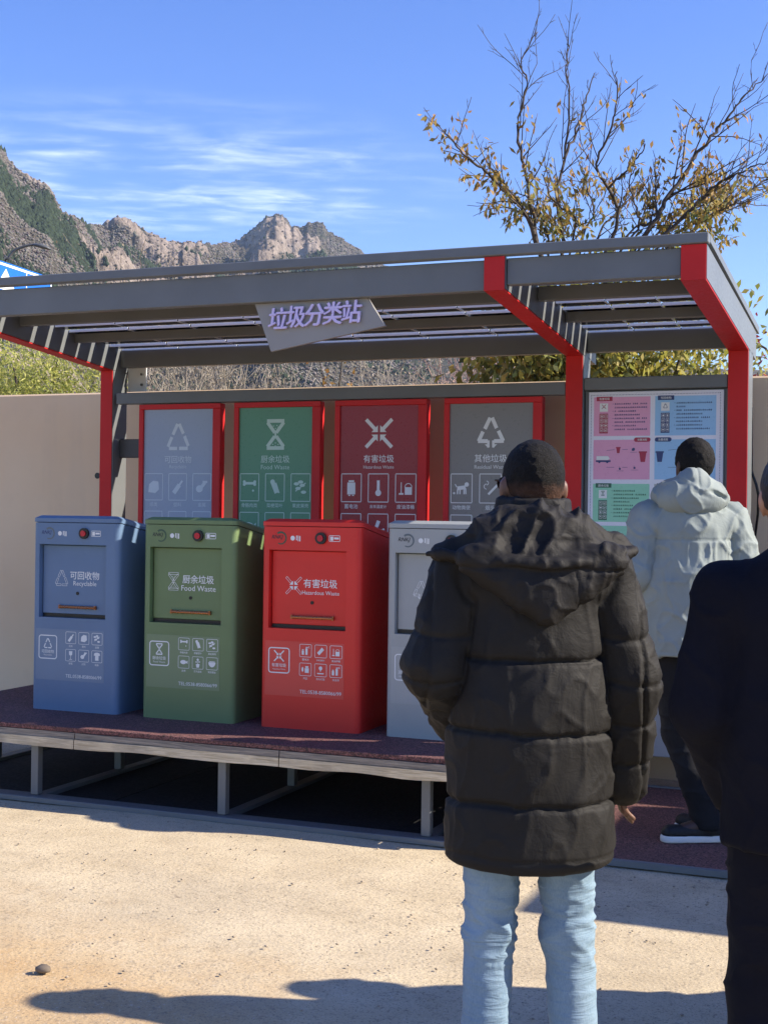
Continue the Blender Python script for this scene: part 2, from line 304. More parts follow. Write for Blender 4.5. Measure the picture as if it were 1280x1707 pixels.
# --- flat print: text and pictograms as thin meshes a hair proud of the face (face looks to -Y; x right, z up)
_tx = {}
def text_geo(body, bold=0.):
    key = (body, bold)
    if key in _tx: return _tx[key]
    c = bpy.data.curves.new('text', 'FONT'); c.body = body; c.resolution_u = 2; c.fill_mode = 'FRONT'
    o = bpy.data.objects.new('text', c); COL.objects.link(o); dg = bpy.context.evaluated_depsgraph_get(); dg.update()
    me = bpy.data.meshes.new_from_object(o.evaluated_get(dg)); v = np.array([q.co[:2] for q in me.vertices]); f = [tuple(p.vertices) for p in me.polygons]
    bpy.data.objects.remove(o); bpy.data.curves.remove(c); bpy.data.meshes.remove(me)
    lo = v.min(0); hi = v.max(0); _tx[key] = ((v-lo)/(hi-lo).max(), f, (hi-lo)/(hi-lo).max()); return _tx[key]
class Print:
    def __init__(s, y=-.001): s.m = MB(); s.y = y; s.k = 0
    def poly(s, pts):
        s.k += 1; y = s.y-.00006*(s.k % 9); a = sum(pts[i][0]*pts[(i+1) % len(pts)][1]-pts[(i+1) % len(pts)][0]*pts[i][1] for i in range(len(pts)))
        p = pts if a > 0 else pts[::-1]; s.m.add([(x, y, z) for x, z in p], [tuple(range(len(p)))]); return s
    def rect(s, x0, z0, x1, z1): return s.poly([(x0, z0), (x1, z0), (x1, z1), (x0, z1)])
    def circ(s, x, z, rx, rz=None, n=14, a0=0., a1=360.):
        rz = rz or rx; return s.poly([(x+rx*math.cos(math.radians(a0+(a1-a0)*i/n)), z+rz*math.sin(math.radians(a0+(a1-a0)*i/n))) for i in range(n if a1-a0 == 360 else n+1)])
    def line(s, pts, w):
        for (a, b), (c, d) in zip(pts, pts[1:]):
            l = math.hypot(c-a, d-b) or 1e-6; nx, nz = -(d-b)/l*w/2, (c-a)/l*w/2
            s.poly([(a+nx, b+nz), (a-nx, b-nz), (c-nx, d-nz), (c+nx, d+nz)])
        return s
    def arc(s, x, z, r, w, a0, a1, n=16, wend=None):
        wend = w if wend is None else wend
        o = [(r+(w+(wend-w)*i/n)/2, math.radians(a0+(a1-a0)*i/n)) for i in range(n+1)]; q = [(r-(w+(wend-w)*i/n)/2, math.radians(a0+(a1-a0)*i/n)) for i in range(n+1)]
        for i in range(n): s.poly([(x+rr*math.cos(t), z+rr*math.sin(t)) for rr, t in (o[i], o[i+1], q[i+1], q[i])])
        return s
    def frame(s, x0, z0, x1, z1, w, r=0.):
        if r <= 0: return s.line([(x0, z0), (x1, z0)], w).line([(x1, z0+w/2), (x1, z1-w/2)], w).line([(x1, z1), (x0, z1)], w).line([(x0, z1-w/2), (x0, z0+w/2)], w)
        s.line([(x0+r, z0), (x1-r, z0)], w).line([(x1, z0+r), (x1, z1-r)], w).line([(x1-r, z1), (x0+r, z1)], w).line([(x0, z1-r), (x0, z0+r)], w)
        for cx, cz, a in ((x1-r, z1-r, 0), (x0+r, z1-r, 90), (x0+r, z0+r, 180), (x1-r, z0+r, 270)): s.arc(cx, cz, r, w, a, a+90, 4)
        return s
    def text(s, body, x0, z0, x1, z1, bold=0., shear=0.):
        v, f, d = text_geo(body, bold); k = min((x1-x0)/d[0], (z1-z0)/d[1]); ox = (x0+x1)/2-d[0]*k/2; oz = (z0+z1)/2-d[1]*k/2
        for j, e in enumerate((-1, 1) if bold else (0,)):      # bold: two strikes a little apart
            s.m.add([(ox+p[0]*k+shear*p[1]*k+e*bold*(z1-z0)*.9, s.y-.0001*j, oz+p[1]*k+e*bold*(z1-z0)*.5) for p in v], f)
        return s
    def build(s, name, mat, parent, loc=None): return s.m.build(name, mat, parent, loc)
def sub(P, x0, z0, s):      # draw in a unit square placed at x0,z0 with side s
    class Q: pass
    T = lambda pts: [(x0+a*s, z0+b*s) for a, b in pts]
    q = Q(); q.poly = lambda pts: P.poly(T(pts)); q.rect = lambda a, b, c, d: P.rect(x0+a*s, z0+b*s, x0+c*s, z0+d*s)
    q.circ = lambda a, b, r, r2=None, **k: P.circ(x0+a*s, z0+b*s, r*s, (r2 or r)*s, **k); q.line = lambda pts, w: P.line(T(pts), w*s); q.arc = lambda a, b, r, w, t0, t1, **k: P.arc(x0+a*s, z0+b*s, r*s, w*s, t0, t1, **k)
    return q
def sym(P, kind, x0, z0, s, w=.11, outline=False):
    q = sub(P, x0, z0, s)
    def st(pts, w=w):
        if not outline: return q.line(pts, w)
        (a, b), (c, d) = pts; l = math.hypot(c-a, d-b); nx, nz = -(d-b)/l*w/2, (c-a)/l*w/2
        R = [(a+nx, b+nz), (a-nx, b-nz), (c-nx, d-nz), (c+nx, d+nz)]; q.line(R+R[:1], .022)
    if kind == 'recycle':
        st([(.10, .12), (.25, .45)]); st([(.29, .53), (.47, .90)]); st([(.53, .90), (.70, .56)]); st([(.74, .48), (.90, .14)]); st([(.14, .06), (.46, .06)]); st([(.54, .06), (.88, .06)])
    elif kind == 'food':
        st([(.18, .95), (.82, .95)]); st([(.18, .05), (.82, .05)]); st([(.20, .90), (.47, .56)]); st([(.80, .90), (.53, .56)]); st([(.47, .44), (.20, .10)]); st([(.53, .44), (.80, .10)]); st([(.5, .40), (.5, .60)], .07)
        for a, b in ((.42, .78), (.55, .80), (.5, .7), (.6, .74), (.4, .17), (.5, .22), (.6, .17), (.5, .12)): q.circ(a, b, .022, n=6)
    elif kind == 'hazard':
        for a, b in ((-1, -1), (-1, 1), (1, -1), (1, 1)):
            st([(.5+a*.45, .5+b*.45), (.5+a*.15, .5+b*.15)]); q.poly([(.5+a*.04, .5+b*.04), (.5+a*.04, .5+b*.26), (.5+a*.26, .5+b*.04)])
    else:
        st([(.10, .22), (.24, .52)]); st([(.30, .60), (.47, .95)]); st([(.53, .95), (.68, .62)]); st([(.74, .54), (.90, .22)]); st([(.08, .22), (.40, .22)]); st([(.60, .22), (.92, .22)])
        st([(.42, .24), (.42, .02)], .08); st([(.58, .24), (.58, .02)], .08); q.poly([(.30, .12), (.42, .0), (.42, .12)]); q.poly([(.58, .0), (.70, .12), (.58, .12)])
def icon(P, k, x0, z0, s):
    q = sub(P, x0, z0, s)
    if k == 'box': q.poly([(.15, .2), (.2, .65), (.45, .85), (.8, .8), (.85, .35), (.6, .15)]); 
    elif k == 'bottle': q.line([(.25, .15), (.62, .62)], .26); q.line([(.62, .62), (.8, .85)], .12)
    elif k == 'can': q.circ(.35, .4, .22, .2); q.line([(.4, .4), (.7, .75)], .2); q.rect(.55, .72, .85, .85)
    elif k == 'goblet': q.poly([(.32, .55), (.3, .9), (.7, .9), (.68, .55), (.5, .45)]); q.line([(.5, .46), (.5, .12)], .05); q.rect(.32, .07, .68, .12)
    elif k == 'shirt': q.poly([(.3, .12), (.3, .6), (.15, .6), (.2, .82), (.38, .9), (.62, .9), (.82, .82), (.86, .6), (.7, .6), (.7, .12)])
    elif k == 'tv': q.line([(.12, .2), (.88, .2), (.88, .72), (.12, .72), (.12, .2)], .08); q.line([(.35, .9), (.5, .74), (.65, .9)], .03)
    elif k == 'bone': q.line([(.2, .72), (.8, .72)], .14); [q.circ(a, b, .09) for a in (.18, .82) for b in (.66, .80)]; q.circ(.72, .32, .06)
    elif k == 'leafy': q.line([(.35, .82), (.62, .2)], .26); q.line([(.55, .75), (.75, .2)], .1); q.circ(.36, .8, .14)
    elif k == 'peel': [q.circ(a, b, .16, .09) for a, b in ((.25, .7), (.6, .62), (.35, .45), (.68, .25), (.5, .8))]; q.line([(.2, .3), (.8, .75)], .06)
    elif k == 'fish': q.circ(.45, .5, .33, .2); q.poly([(.72, .5), (.92, .68), (.92, .32)])
    elif k == 'plant': q.poly([(.3, .4), (.36, .06), (.64, .06), (.7, .4)]); q.line([(.5, .4), (.5, .75)], .05); q.circ(.5, .8, .12); q.circ(.34, .58, .1, .06); q.circ(.66, .6, .1, .06)
    elif k == 'bowl': q.circ(.5, .62, .38, .45, a0=180., a1=360.); q.line([(.2, .68), (.8, .68)], .08)
    elif k == 'battery': q.rect(.27, .15, .73, .78); q.rect(.34, .8, .66, .9); q.rect(.34, .07, .45, .13); q.rect(.55, .07, .66, .13)
    elif k == 'thermo': q.circ(.5, .24, .17); q.rect(.42, .35, .58, .9)
    elif k == 'paint': q.rect(.45, .15, .85, .55); q.arc(.65, .55, .19, .04, 0, 180); q.line([(.25, .15), (.25, .8)], .05); q.rect(.12, .15, .38, .24)
    elif k == 'pills': q.rect(.45, .2, .85, .62); q.rect(.5, .65, .8, .8); q.circ(.22, .5, .1, .22)
    elif k == 'tube': q.line([(.12, .15), (.88, .45)], .1); q.line([(.4, .5), (.55, .88)], .2)
    elif k == 'spray': q.rect(.48, .12, .7, .7); q.rect(.53, .72, .65, .84); q.rect(.12, .12, .34, .5); q.rect(.15, .53, .31, .62); q.line([(.68, .8), (.9, .9)], .04); q.line([(.68, .78), (.92, .75)], .04)
    elif k == 'dog': q.line([(.28, .5), (.72, .56)], .2); q.circ(.78, .7, .12); q.line([(.3, .5), (.28, .2)], .07); q.line([(.42, .48), (.42, .2)], .07); q.line([(.64, .5), (.64, .2)], .07); q.line([(.72, .5), (.74, .2)], .07); q.line([(.25, .56), (.15, .72)], .05); q.circ(.1, .25, .06)
    elif k == 'cigarette': q.line([(.4, .2), (.9, .7)], .12); q.arc(.3, .6, .13, .04, 90, 270); q.arc(.3, .78, .1, .04, -90, 90)
    elif k == 'cup': q.circ(.55, .45, .26, .28); q.arc(.5, .7, .16, .06, 0, 270); q.line([(.1, .45), (.3, .4)], .05)
    elif k == 'jar': q.rect(.3, .12, .7, .55); q.line([(.4, .55), (.4, .85)], .05)
    elif k == 'phone': q.line([(.25, .25), (.72, .75)], .3)
    elif k == 'bulb': q.circ(.5, .68, .18); q.rect(.45, .4, .55, .52); q.rect(.18, .15, .82, .25)
KINDS = {
 'blue': dict(sym='recycle', cn='可回收物', en='Recyclable', icons=['box', 'bottle', 'can', 'goblet', 'shirt', 'tv'], cap=['纸类', '塑料', '金属', '玻璃', '织物', '电器'], bicons=['bottle', 'box', 'peel', 'goblet', 'can', 'shirt']),
 'green': dict(sym='food', cn='厨余垃圾', en='Food Waste', icons=['bone', 'leafy', 'peel', 'fish', 'plant', 'bowl'], cap=['骨骼肉类', '菜梗菜叶', '果皮果壳', '鱼类', '花卉盆栽', '剩菜剩饭'], bicons=['bone', 'leafy', 'peel', 'fish', 'plant', 'bowl']),
 'red': dict(sym='hazard', cn='有害垃圾', en='Hazardous Waste', icons=['battery', 'thermo', 'paint', 'pills', 'tube', 'spray'], cap=['蓄电池', '含汞温度计', '废油漆桶', '药品', '荧光灯管', '杀虫剂'], bicons=['spray', 'phone', 'paint', 'pills', 'bulb', 'spray']),
 'grey': dict(sym='other', cn='其他垃圾', en='Residual Waste', icons=['dog', 'cigarette', 'box', 'cup', 'jar', 'shirt'], cap=['动物粪便', '烟头', '纸巾', '破旧陶瓷', '尘土', '毛发'], bicons=['dog', 'cigarette', 'box', 'cup', 'jar', 'shirt'])}

# ------------------------------------------------------------------ ground
g = MB(); nx, ny = 60, 60
me = bpy.data.meshes.new('ground'); me.from_pydata([(-3000, -600, -.05), (3000, -600, -.05), (3000, 3500, -.05), (-3000, 3500, -.05)], [], [(0, 1, 2, 3)]); struct(link('ground', me, 'earth'))
xs = np.linspace(-12, 8, 201); ys = np.linspace(-3, 8.1, 112); X, Y = np.meshgrid(xs, ys, indexing='ij')
P = np.stack([X, Y, X*0], -1); Z = .006*fbm(P, 1.1, 4) - .004
idx = np.arange(X.size).reshape(X.shape); Fq = np.stack([idx[:-1, :-1], idx[1:, :-1], idx[1:, 1:], idx[:-1, 1:]], -1).reshape(-1, 4)
struct(link('pavement', npmesh('pavement', np.stack([X, Y, Z], -1).reshape(-1, 3), Fq), 'ground_concrete', smooth=True))
# loose grit lying on the pavement
pb = []; pf = []; octf = np.array([(0, 2, 4), (2, 1, 4), (1, 3, 4), (3, 0, 4), (2, 0, 5), (1, 2, 5), (3, 1, 5), (0, 3, 5)])
octv = np.array([(1, 0, 0), (-1, 0, 0), (0, 1, 0), (0, -1, 0), (0, 0, 1), (0, 0, -1)], float)
for i in range(1500):
    x = rnd.uniform(-5.5, 0); y = rnd.uniform(3.0, 5.9); s = rnd.choice((.002, .0025, .003, .003, .004, .007)) * rnd.uniform(.7, 1.2)
    a = rnd.uniform(0, 6.3); v = octv*np.array([s*rnd.uniform(.8, 1.4), s*rnd.uniform(.8, 1.3), s*.6]); v = np.stack([v[:, 0]*math.cos(a)-v[:, 1]*math.sin(a), v[:, 0]*math.sin(a)+v[:, 1]*math.cos(a), v[:, 2]], -1)+[x, y, .001+s*.3]
    pf.append(octf+len(pb)*6); pb.append(v)
stuff(tag(link('gravel', npmesh('gravel', np.concatenate(pb), np.concatenate(pf)), 'grit'), 'fine loose grit scattered over the pale pavement', 'gravel'))
def pebble(loc, s, label):
    b = bmesh.new(); bmesh.ops.create_icosphere(b, subdivisions=2, radius=1)
    for v in b.verts: v.co = Vector((v.co.x*s*1.3, v.co.y*s, v.co.z*s*.62))*(1+.25*float(vnoise(np.array(v.co[:])*1.7+loc[0]*9)))
    me = bpy.data.meshes.new('stone'); b.to_mesh(me); b.free(); return tag(link('stone', me, 'stone', None, (loc[0], loc[1], s*.45), True), label, 'stone')
pebble((-2.73, 3.79, 0), .022, 'small dark stone lying alone on the orange soil patch')

# ------------------------------------------------------------------ boundary wall
w = MB(); w.box(-40, 14, 8.10, 8.34, -.05, 2.385, .012)
wall = tag(w.build('boundary_wall', 'plaster'), 'long beige plastered wall running behind the waste sorting shelter', 'wall')
w = MB(); w.tube([(-5.434, 8.097, 1.797), (-5.434, 8.12, 1.797)], .022, 10); w.build('hole', 'black_plastic', wall)
c = MB(); c.tube([(-.95, 8.07, 2.2), (-.945, 8.06, 1.83), (-.915, 8.05, 1.75), (-.902, 8.05, 1.69), (-.905, 8.06, 1.58), (-.915, 8.07, 1.5), (-.93, 8.085, 1.35), (-.94, 8.085, .0)], .008, 6)
tag(c.build('cable', 'black_plastic', smooth=True), 'thin black cable hanging down the wall beyond the last red post', 'cable')

# ------------------------------------------------------------------ shelter
S1 = .0836
def roofz(y): return 2.765 - S1*(y-6.07)           # underside plane of the slats
sh = thing('waste_station_shelter', 'grey steel shelter with red-faced posts and a slatted solar roof', 'shelter', (-3.0, 7.7, 0))
def SP(mb, name, mat, smooth=False): o = mb.build(name, mat, sh, (3.0, -7.7, 0), smooth); return o
def sub_part(mb, name, mat, par): return mb.build(name, mat, par)
posts = [(-5.107, -5.012), (-1.944, -1.841), (-1.027, -.914)]
for x0, x1 in posts:
    p = SP(MB().box(x0+.004, x1, 7.642, 7.81, 0, roofz(7.64)-.15, .004), 'post', 'steel_grey' )
    sub_part(MB().box(x0, x1-.004, 7.634, 7.640, 0, 2.505, .0015), 'red_facing', 'red_paint', p)
    # sloping rafter with red soffit and red nose
    def zz(y, d): return roofz(y)+d
    r = MB(); ya, yb = 6.075, 7.98; xa, xb = x0+.004, x1
    yb2 = 7.95; r.hexa([(xa, ya, zz(ya, -.148)), (xb, ya, zz(ya, -.148)), (xb, yb2, zz(yb2, -.148)), (xa, yb2, zz(yb2, -.148)), (xa, ya, zz(ya, .001)), (xb, ya, zz(ya, .001)), (xb, yb2, zz(yb2, .012)), (xa, yb2, zz(yb2, .012))])
    ro = SP(r, 'rafter', 'steel_grey')
    f = MB(); f.hexa([(x0, ya, zz(ya, -.156)), (x1-.003, ya, zz(ya, -.156)), (x1-.003, 7.632, zz(7.632, -.156)), (x0, 7.632, zz(7.632, -.156)), (x0, ya, zz(ya, -.150)), (x1-.003, ya, zz(ya, -.150)), (x1-.003, 7.632, zz(7.632, -.150)), (x0, 7.632, zz(7.632, -.150))])
    sub_part(f, 'red_soffit', 'red_paint', ro)
    f = MB().box(x0, x1-.003, 6.066, 6.072, zz(6.07, -.156), zz(6.07, .002)); sub_part(f, 'red_nose', 'red_paint', ro)
# front beams between the rafters
for (x0, x1, z0, z1) in ((-5.012, -1.944, 2.612, 2.757), (-1.841, -1.027, 2.634, 2.760)):
    SP(MB().box(x0+.002, x1-.002, 6.088, 6.14, z0, z1, .004), 'front_beam', 'steel_grey')
# purlins under the slats and rear beam
for (y, h, t) in ((6.63, .072, .05), (7.19, .055, .05), (7.72, .115, .06)):
    for (x0, x1) in ((-5.012, -1.944), (-1.841, -1.027)):
        zt = roofz(y)-.004; SP(MB().box(x0+.002, x1-.002, y, y+t, zt-h, zt, .003), 'rear_beam' if y > 7.6 else 'purlin', 'steel_grey')
# solar slats (glass strips with pale metal edge rails), joints between modules
cell = {}
for bay, (x0, x1, nj) in enumerate(((-5.012, -1.944, 7), (-1.841, -1.027, 3))):
    wdt = (x1-x0-.008)/nj-.010
    mb = MB(); d = .108; mb.hexa([(0, 0, 0), (wdt, 0, 0), (wdt, d, -S1*d), (0, d, -S1*d), (0, 0, .006), (wdt, 0, .006), (wdt, d, -S1*d+.006), (0, d, -S1*d+.006)]); gm = mb.mesh('solar_slat'); gm.materials.append(MATS['solar_glass'])
    mb = MB().box(0, wdt, -.005, -.0005, -.010, .007); em = mb.mesh('edge_rail'); em.materials.append(MATS['rail_white'])
    mb = MB().box(wdt+.001, wdt+.008, -.003, d, -.012, -.008); jm = mb.mesh('joint_strip'); jm.materials.append(MATS['rail_white'])
    for r_ in range(12):
        y = 6.235+r_*.1503
        for k in range(nj):
            xa = x0+.004+k*(wdt+.010)
            so_ = link('solar_slat', gm, None, sh, (xa+3.0, y-7.7, roofz(y)+.002)); link('edge_rail', em, None, so_)
            if k < nj-1 and r_ in (1, 2, 4, 5, 6, 8, 9): link('joint_strip', jm, None, so_)
# thin edge trim round the roof
SP(MB().box(-5.35, -.905, 6.050, 6.105, 2.769, 2.816, .004), 'edge_trim', 'steel_grey')
e = MB(); e.hexa([(-.935, 6.107, 2.782), (-.905, 6.107, 2.782), (-.905, 8.02, 2.782-S1*1.913-.004), (-.935, 8.02, 2.782-S1*1.913-.004), (-.935, 6.107, 2.816), (-.905, 6.107, 2.816), (-.905, 8.02, 2.816-S1*1.913), (-.935, 8.02, 2.816-S1*1.913)]); SP(e, 'edge_trim', 'steel_grey')
SP(MB().box(-5.15, -.937, 7.99, 8.02, 2.63, 2.67, .003), 'edge_trim', 'steel_grey')
# back rail, board header, crossbar and bracket
SP(MB().box(-4.985, -1.946, 7.636, 7.70, 2.256, 2.331, .004), 'back_rail', 'steel_grey')
SP(MB().box(-1.839, -1.029, 7.645, 7.72, 2.280, 2.352, .004), 'back_rail', 'steel_grey')
SP(MB().box(-5.01, -4.815, 7.72, 7.76, 1.905, 2.03, .004), 'crossbar', 'steel_dark')
b = SP(MB().box(-5.010, -4.868, 7.815, 7.825, 2.355, 2.52, .002), 'bracket', 'steel_light')
for z in (2.40, 2.47):
    sub_part(MB().cyl((-4.90, 7.803, z), .009, .011, 'y', 6), 'bolt', 'steel_dark', b)

# hanging name sign: slanted plate with raised letters
sg = thing('station_name_sign', 'slanted grey plate with pale violet raised lettering under the roof front', 'sign', (-2.83, 6.12, 2.49))
pl = [(-.348, .121), (.27, .125), (.367, -.018), (-.253, -.124)]
mb = MB(); mb.hexa([(x, -.0, z) for x, z in pl[::-1]] + [(x, .022, z) for x, z in pl[::-1]]); mb.build('plate', 'sign_plate', sg)
for k, ch in enumerate('垃圾分类站'):
    v, f, d = text_geo(ch, 0.); s = .104; x0 = -.262+k*.1005; z0 = -.012+k*.0035
    mb = MB(); n = len(v)
    for j, e in enumerate((-1, 0, 1)): mb.add([(x0+p[0]*s*.96+p[1]*s*.10+e*.0025, -.014-.0003*j, z0+p[1]*s*1.06+e*.0012) for p in v], f)
    o = mb.build('letter', 'letter_violet', sg); so_ = o.modifiers.new('s', 'SOLIDIFY'); so_.thickness = .012; so_.offset = 0
for x in (-.25, .2): MB().box(x, x+.03, .004, .018, .12, .135).build('hanger', 'steel_dark', sg)

# ------------------------------------------------------------------ notice panels
def notice_panel(key, x0, label, pcol):
    K = KINDS[key]; W = .605; zt, zb = 2.250, .62
    t = thing('notice_panel', label, 'sign', (x0+W/2, 7.64, zb), 0, 'waste type notice panels')
    h = zt-zb; fr = MB(); b = .034
    fr.box(-W/2, W/2, -.01, .055, h-b, h, .003); fr.box(-W/2, W/2, -.01, .055, 0, b, .003); fr.box(-W/2, -W/2+b, -.01, .055, b, h-b, .003); fr.box(W/2-b-.022, W/2, -.01, .055, b, h-b, .003)
    fr.build('frame', 'frame_red', t); face = MB().box(-W/2+b, W/2-b-.022, .004, .03, b, h-b).build('panel_face', 'panel_'+key, t)
    xc = -.011; y = .003
    P = Print(y); sym(P, K['sym'], xc-.095, h-.30, .19, .12); P.build('symbol', pcol, t)
    P = Print(y); P.text(K['cn'], xc-.10, h-.385, xc+.10, h-.335, .012); P.build('lettering', pcol, t)
    P = Print(y); P.text(K['en'], xc-.10, h-.425, xc+.10, h-.397); P.build('lettering', pcol, t)
    for i in range(6):
        c, r = i % 3, i//3; s = .132; ix = xc-.245+c*.179; iz = h-.605-r*.245
        P = Print(y); P.frame(ix, iz-.02, ix+s, iz+s+.02, .005); icon(P, K['icons'][i], ix+.008, iz+.008, s-.016); P.text(K['cap'][i], ix+.01, iz-.062, ix+s-.01, iz-.034, .01); P.build('pictogram', pcol, t)
    P = Print(y); P.text(K['cn']+'投放指南', xc-.15, h-.985, xc+.15, h-.945, .01); P.build('lettering', pcol, t)
    return t
for key, x0, lab, pc in (('blue', -4.805, 'blue-grey recyclables notice panel in red frame', 'print_pale'), ('green', -4.102, 'green food waste notice panel with hourglass symbol in red frame', 'print_mint'),
                         ('red', -3.399, 'dark red hazardous waste notice panel with crossed arrows', 'print_white'), ('grey', -2.685, 'grey residual waste notice panel in red frame with dog pictogram', 'print_white')):
    notice_panel(key, x0, lab, pc)

# ------------------------------------------------------------------ information board
ib = thing('information_board', 'tall board with pink, blue and green printed poster and pale lower panel', 'notice board', (-1.433, 7.66, .03))
MB().box(-.405, .405, .02, .05, .17, 2.248, .003).build('backing', 'steel_grey', ib)
MB().box(-.395, .395, .006, .019, .17, 1.20, .003).build('lower_panel', 'pale_panel', ib)
for x in (-.33, .25):
    f = MB(); n = 8; pts = [(x, .0), (x+.08, .0), (x+.08, .10)] + [(x+.08+.07*(1-math.cos(math.pi/2*i/n)), .10+.07*math.sin(math.pi/2*i/n)) for i in range(1, n+1)] + [(x-.07, .17)] + [(x-.07+.07*math.sin(math.pi/2*i/n), .10+.07*math.cos(math.pi/2*i/n)) for i in range(1, n+1)]
    k = len(pts); f.add([(a, .022, b) for a, b in pts]+[(a, .048, b) for a, b in pts], [tuple(range(k)), tuple(range(k, 2*k))[::-1]]+[(i, i+k, (i+1) % k+k, (i+1) % k) for i in range(k)]); f.build('foot', 'brown_board', ib)
px0, px1, pz0, pz1 = -.381, .382, 1.225, 2.240
po = MB().box(px0, px1, .008, .0185, pz0, pz1, .002).build('poster', 'poster_base', ib)
UX = lambda u: px0+u*(px1-px0); VZ = lambda v: pz1-v*(pz1-pz0)
P = Print(.0072)
for i in range(86):
    u = .03+.94*i/85
    for v in (.018, .985): P.rect(UX(u)-.0018, VZ(v)-.0018, UX(u)+.0018, VZ(v)+.0018)
for i in range(112):
    v = .018+.967*i/111
    for u in (.02, .975): P.rect(UX(u)-.0018, VZ(v)-.0018, UX(u)+.0018, VZ(v)+.0018)
P.build('dotted_border', 'tag_navy', po)
def pcell(u0, v0, u1, v1, colr, tcol, head, kind, tag_round, flow):
    a = Print(.0074); a.rect(UX(u0), VZ(v1), UX(u1), VZ(v0)); a.build('printed_cell', colr, po)
    b = Print(.0062)
    if not flow:
        b.rect(UX(u0+.02), VZ(v0+.022), UX(u0+.14), VZ(v0-.003)); b.build('header', tcol, po)
        c = Print(.0052); c.text(head, UX(u0+.03), VZ(v0+.017), UX(u0+.13), VZ(v0+.003), .012); c.build('lettering', 'print_white', po)
        c = Print(.0058); c.rect(UX(u0+.045), VZ(v0+.082), UX(u0+.107), VZ(v0+.035)); c.build('symbol_card', 'print_white', po)
        c = Print(.0050); sym(c, kind, UX(u0+.058), VZ(v0+.068), .028, .1); c.build('symbol', tcol, po)
        c = Print(.0062); c.rect(UX(u0+.043), VZ(v0+.205), UX(u0+.108), VZ(v0+.093)); c.build('pictogram_block', tcol, po)
        c = Print(.0052)
        for r_ in range(4):
            for s_ in range(2):
                x, z = UX(u0+.050+s_*.031), VZ(v0+.118+r_*.026); c.frame(x, z, x+.017, z+.019, .0016); icon(c, rnd.choice(['box', 'battery', 'pills', 'bowl', 'spray', 'peel', 'tv']), x+.002, z+.003, .013)
        c.build('pictogram', 'print_white', po)
        c = Print(.0060); v = v0+.042; rows = [rnd.choice((5, 18, 9, 14, 20, 12)) for _ in range(8)]
        for ri, nch in enumerate(rows):
            x = UX(u0+.145); z = VZ(v+ri*.0205)
            if ri % 2 == 0: c.circ(x, z+.003, .0022, n=6)
            for k in range(nch):
                cx = x+.009+k*.0105
                if cx > UX(u1-.03): break
                if rnd.random() < .05: continue
                c.rect(cx, z-.0012, cx+.0076, z+.0008); c.rect(cx+.001, z+.0032, cx+.0072, z+.0048); c.rect(cx+rnd.uniform(.001, .005), z-.001, cx+.0062, z+.0072)
        c.build('body_text', 'tag_navy' if tcol != 'tag_green' else 'tag_green', po)
    else:
        x = (u1-.115) if tag_round > 0 else (u0+.005)
        b.rect(UX(x)+.008, VZ(v0+.012), UX(x+.115)-.008, VZ(v0-.012)); b.circ(UX(x)+.009, VZ(v0), .0122); b.circ(UX(x+.115)-.009, VZ(v0), .0122); b.build('header', tcol, po)
        c = Print(.0050); c.text(head, UX(x+.022), VZ(v0+.007), UX(x+.093), VZ(v0-.007), .012); c.build('lettering', 'print_white', po)
        c = Print(.0062)                                # little bins, lorry and flow lines
        bx = u1-.075 if tag_round > 0 else u0+.015
        for (u, v, s) in ((bx, v0+.125, .055), (u0+.175, v0+.075, .032)):
            c = Print(.0062); X0, Z0 = UX(u), VZ(v); c.poly([(X0+.1*s, Z0), (X0+.55*s, Z0), (X0+.68*s, Z0+.95*s), (X0-.03*s, Z0+.95*s)]); c.rect(X0-.1*s, Z0+.94*s, X0+.75*s, Z0+1.1*s); c.build('pictogram', tcol, po)
        c = Print(.0060); X0, Z0 = UX(u0+.02), VZ(v0+.125); c.line([(UX(u0+.1), VZ(v0+.06)), (UX(u0+.16), VZ(v0+.055))], .0018).line([(UX(u0+.22), VZ(v0+.055)), (UX(u0+.26), VZ(v0+.055))], .0018).line([(UX(u0+.1), VZ(v0+.155)), (UX(u0+.16), VZ(v0+.155))], .0018).line([(UX(u0+.22), VZ(v0+.155)), (UX(u0+.26), VZ(v0+.155))], .0018)
        if tag_round > 0: c.rect(X0, Z0, X0+.085, Z0+.010); c.circ(X0+.02, Z0, .007, n=8); c.circ(X0+.066, Z0, .007, n=8)
        for (u, v) in ((.285, .055), (.295, .155), (.185, .16)): icon(c, rnd.choice(['box', 'pills', 'jar']), UX(u0+u), VZ(v0+v+.012), .026); c.rect(UX(u0+u)-.005, VZ(v0+v+.016), UX(u0+u)+.035, VZ(v0+v+.0145))
        c.build('pictogram', 'tag_navy', po)
        if tag_round > 0: c = Print(.0058); c.poly([(X0+.003, Z0+.012), (X0+.07, Z0+.012), (X0+.08, Z0+.02), (X0+.07, Z0+.034), (X0+.003, Z0+.034)]); c.build('pictogram', 'print_white', po)
for (u0, v0, u1, v1, cc, tc_, hd, kd, rd, fl) in (
    (.04, .03, .465, .25, 'poster_pink', 'tag_red', '有害垃圾', 'hazard', 0, 0), (.04, .272, .465, .495, 'poster_pink', 'tag_red', '处置流程', '', 1, 1),
    (.50, .03, .945, .25, 'poster_blue', 'tag_navy', '可回收物', 'recycle', 0, 0), (.50, .272, .945, .495, 'poster_blue', 'tag_navy', '处置流程', '', -1, 1),
    (.04, .52, .465, .735, 'poster_green', 'tag_green', '厨余垃圾', 'food', 0, 0), (.04, .757, .465, .972, 'poster_green', 'tag_green', '处置流程', '', 1, 1),
    (.50, .52, .945, .735, 'poster_grey', 'tag_grey', '其他垃圾', 'other', 0, 0), (.50, .757, .945, .972, 'poster_grey', 'tag_grey', '处置流程', '', -1, 1)):
    pcell(u0, v0, u1, v1, cc, tc_, hd, kd, rd, fl)

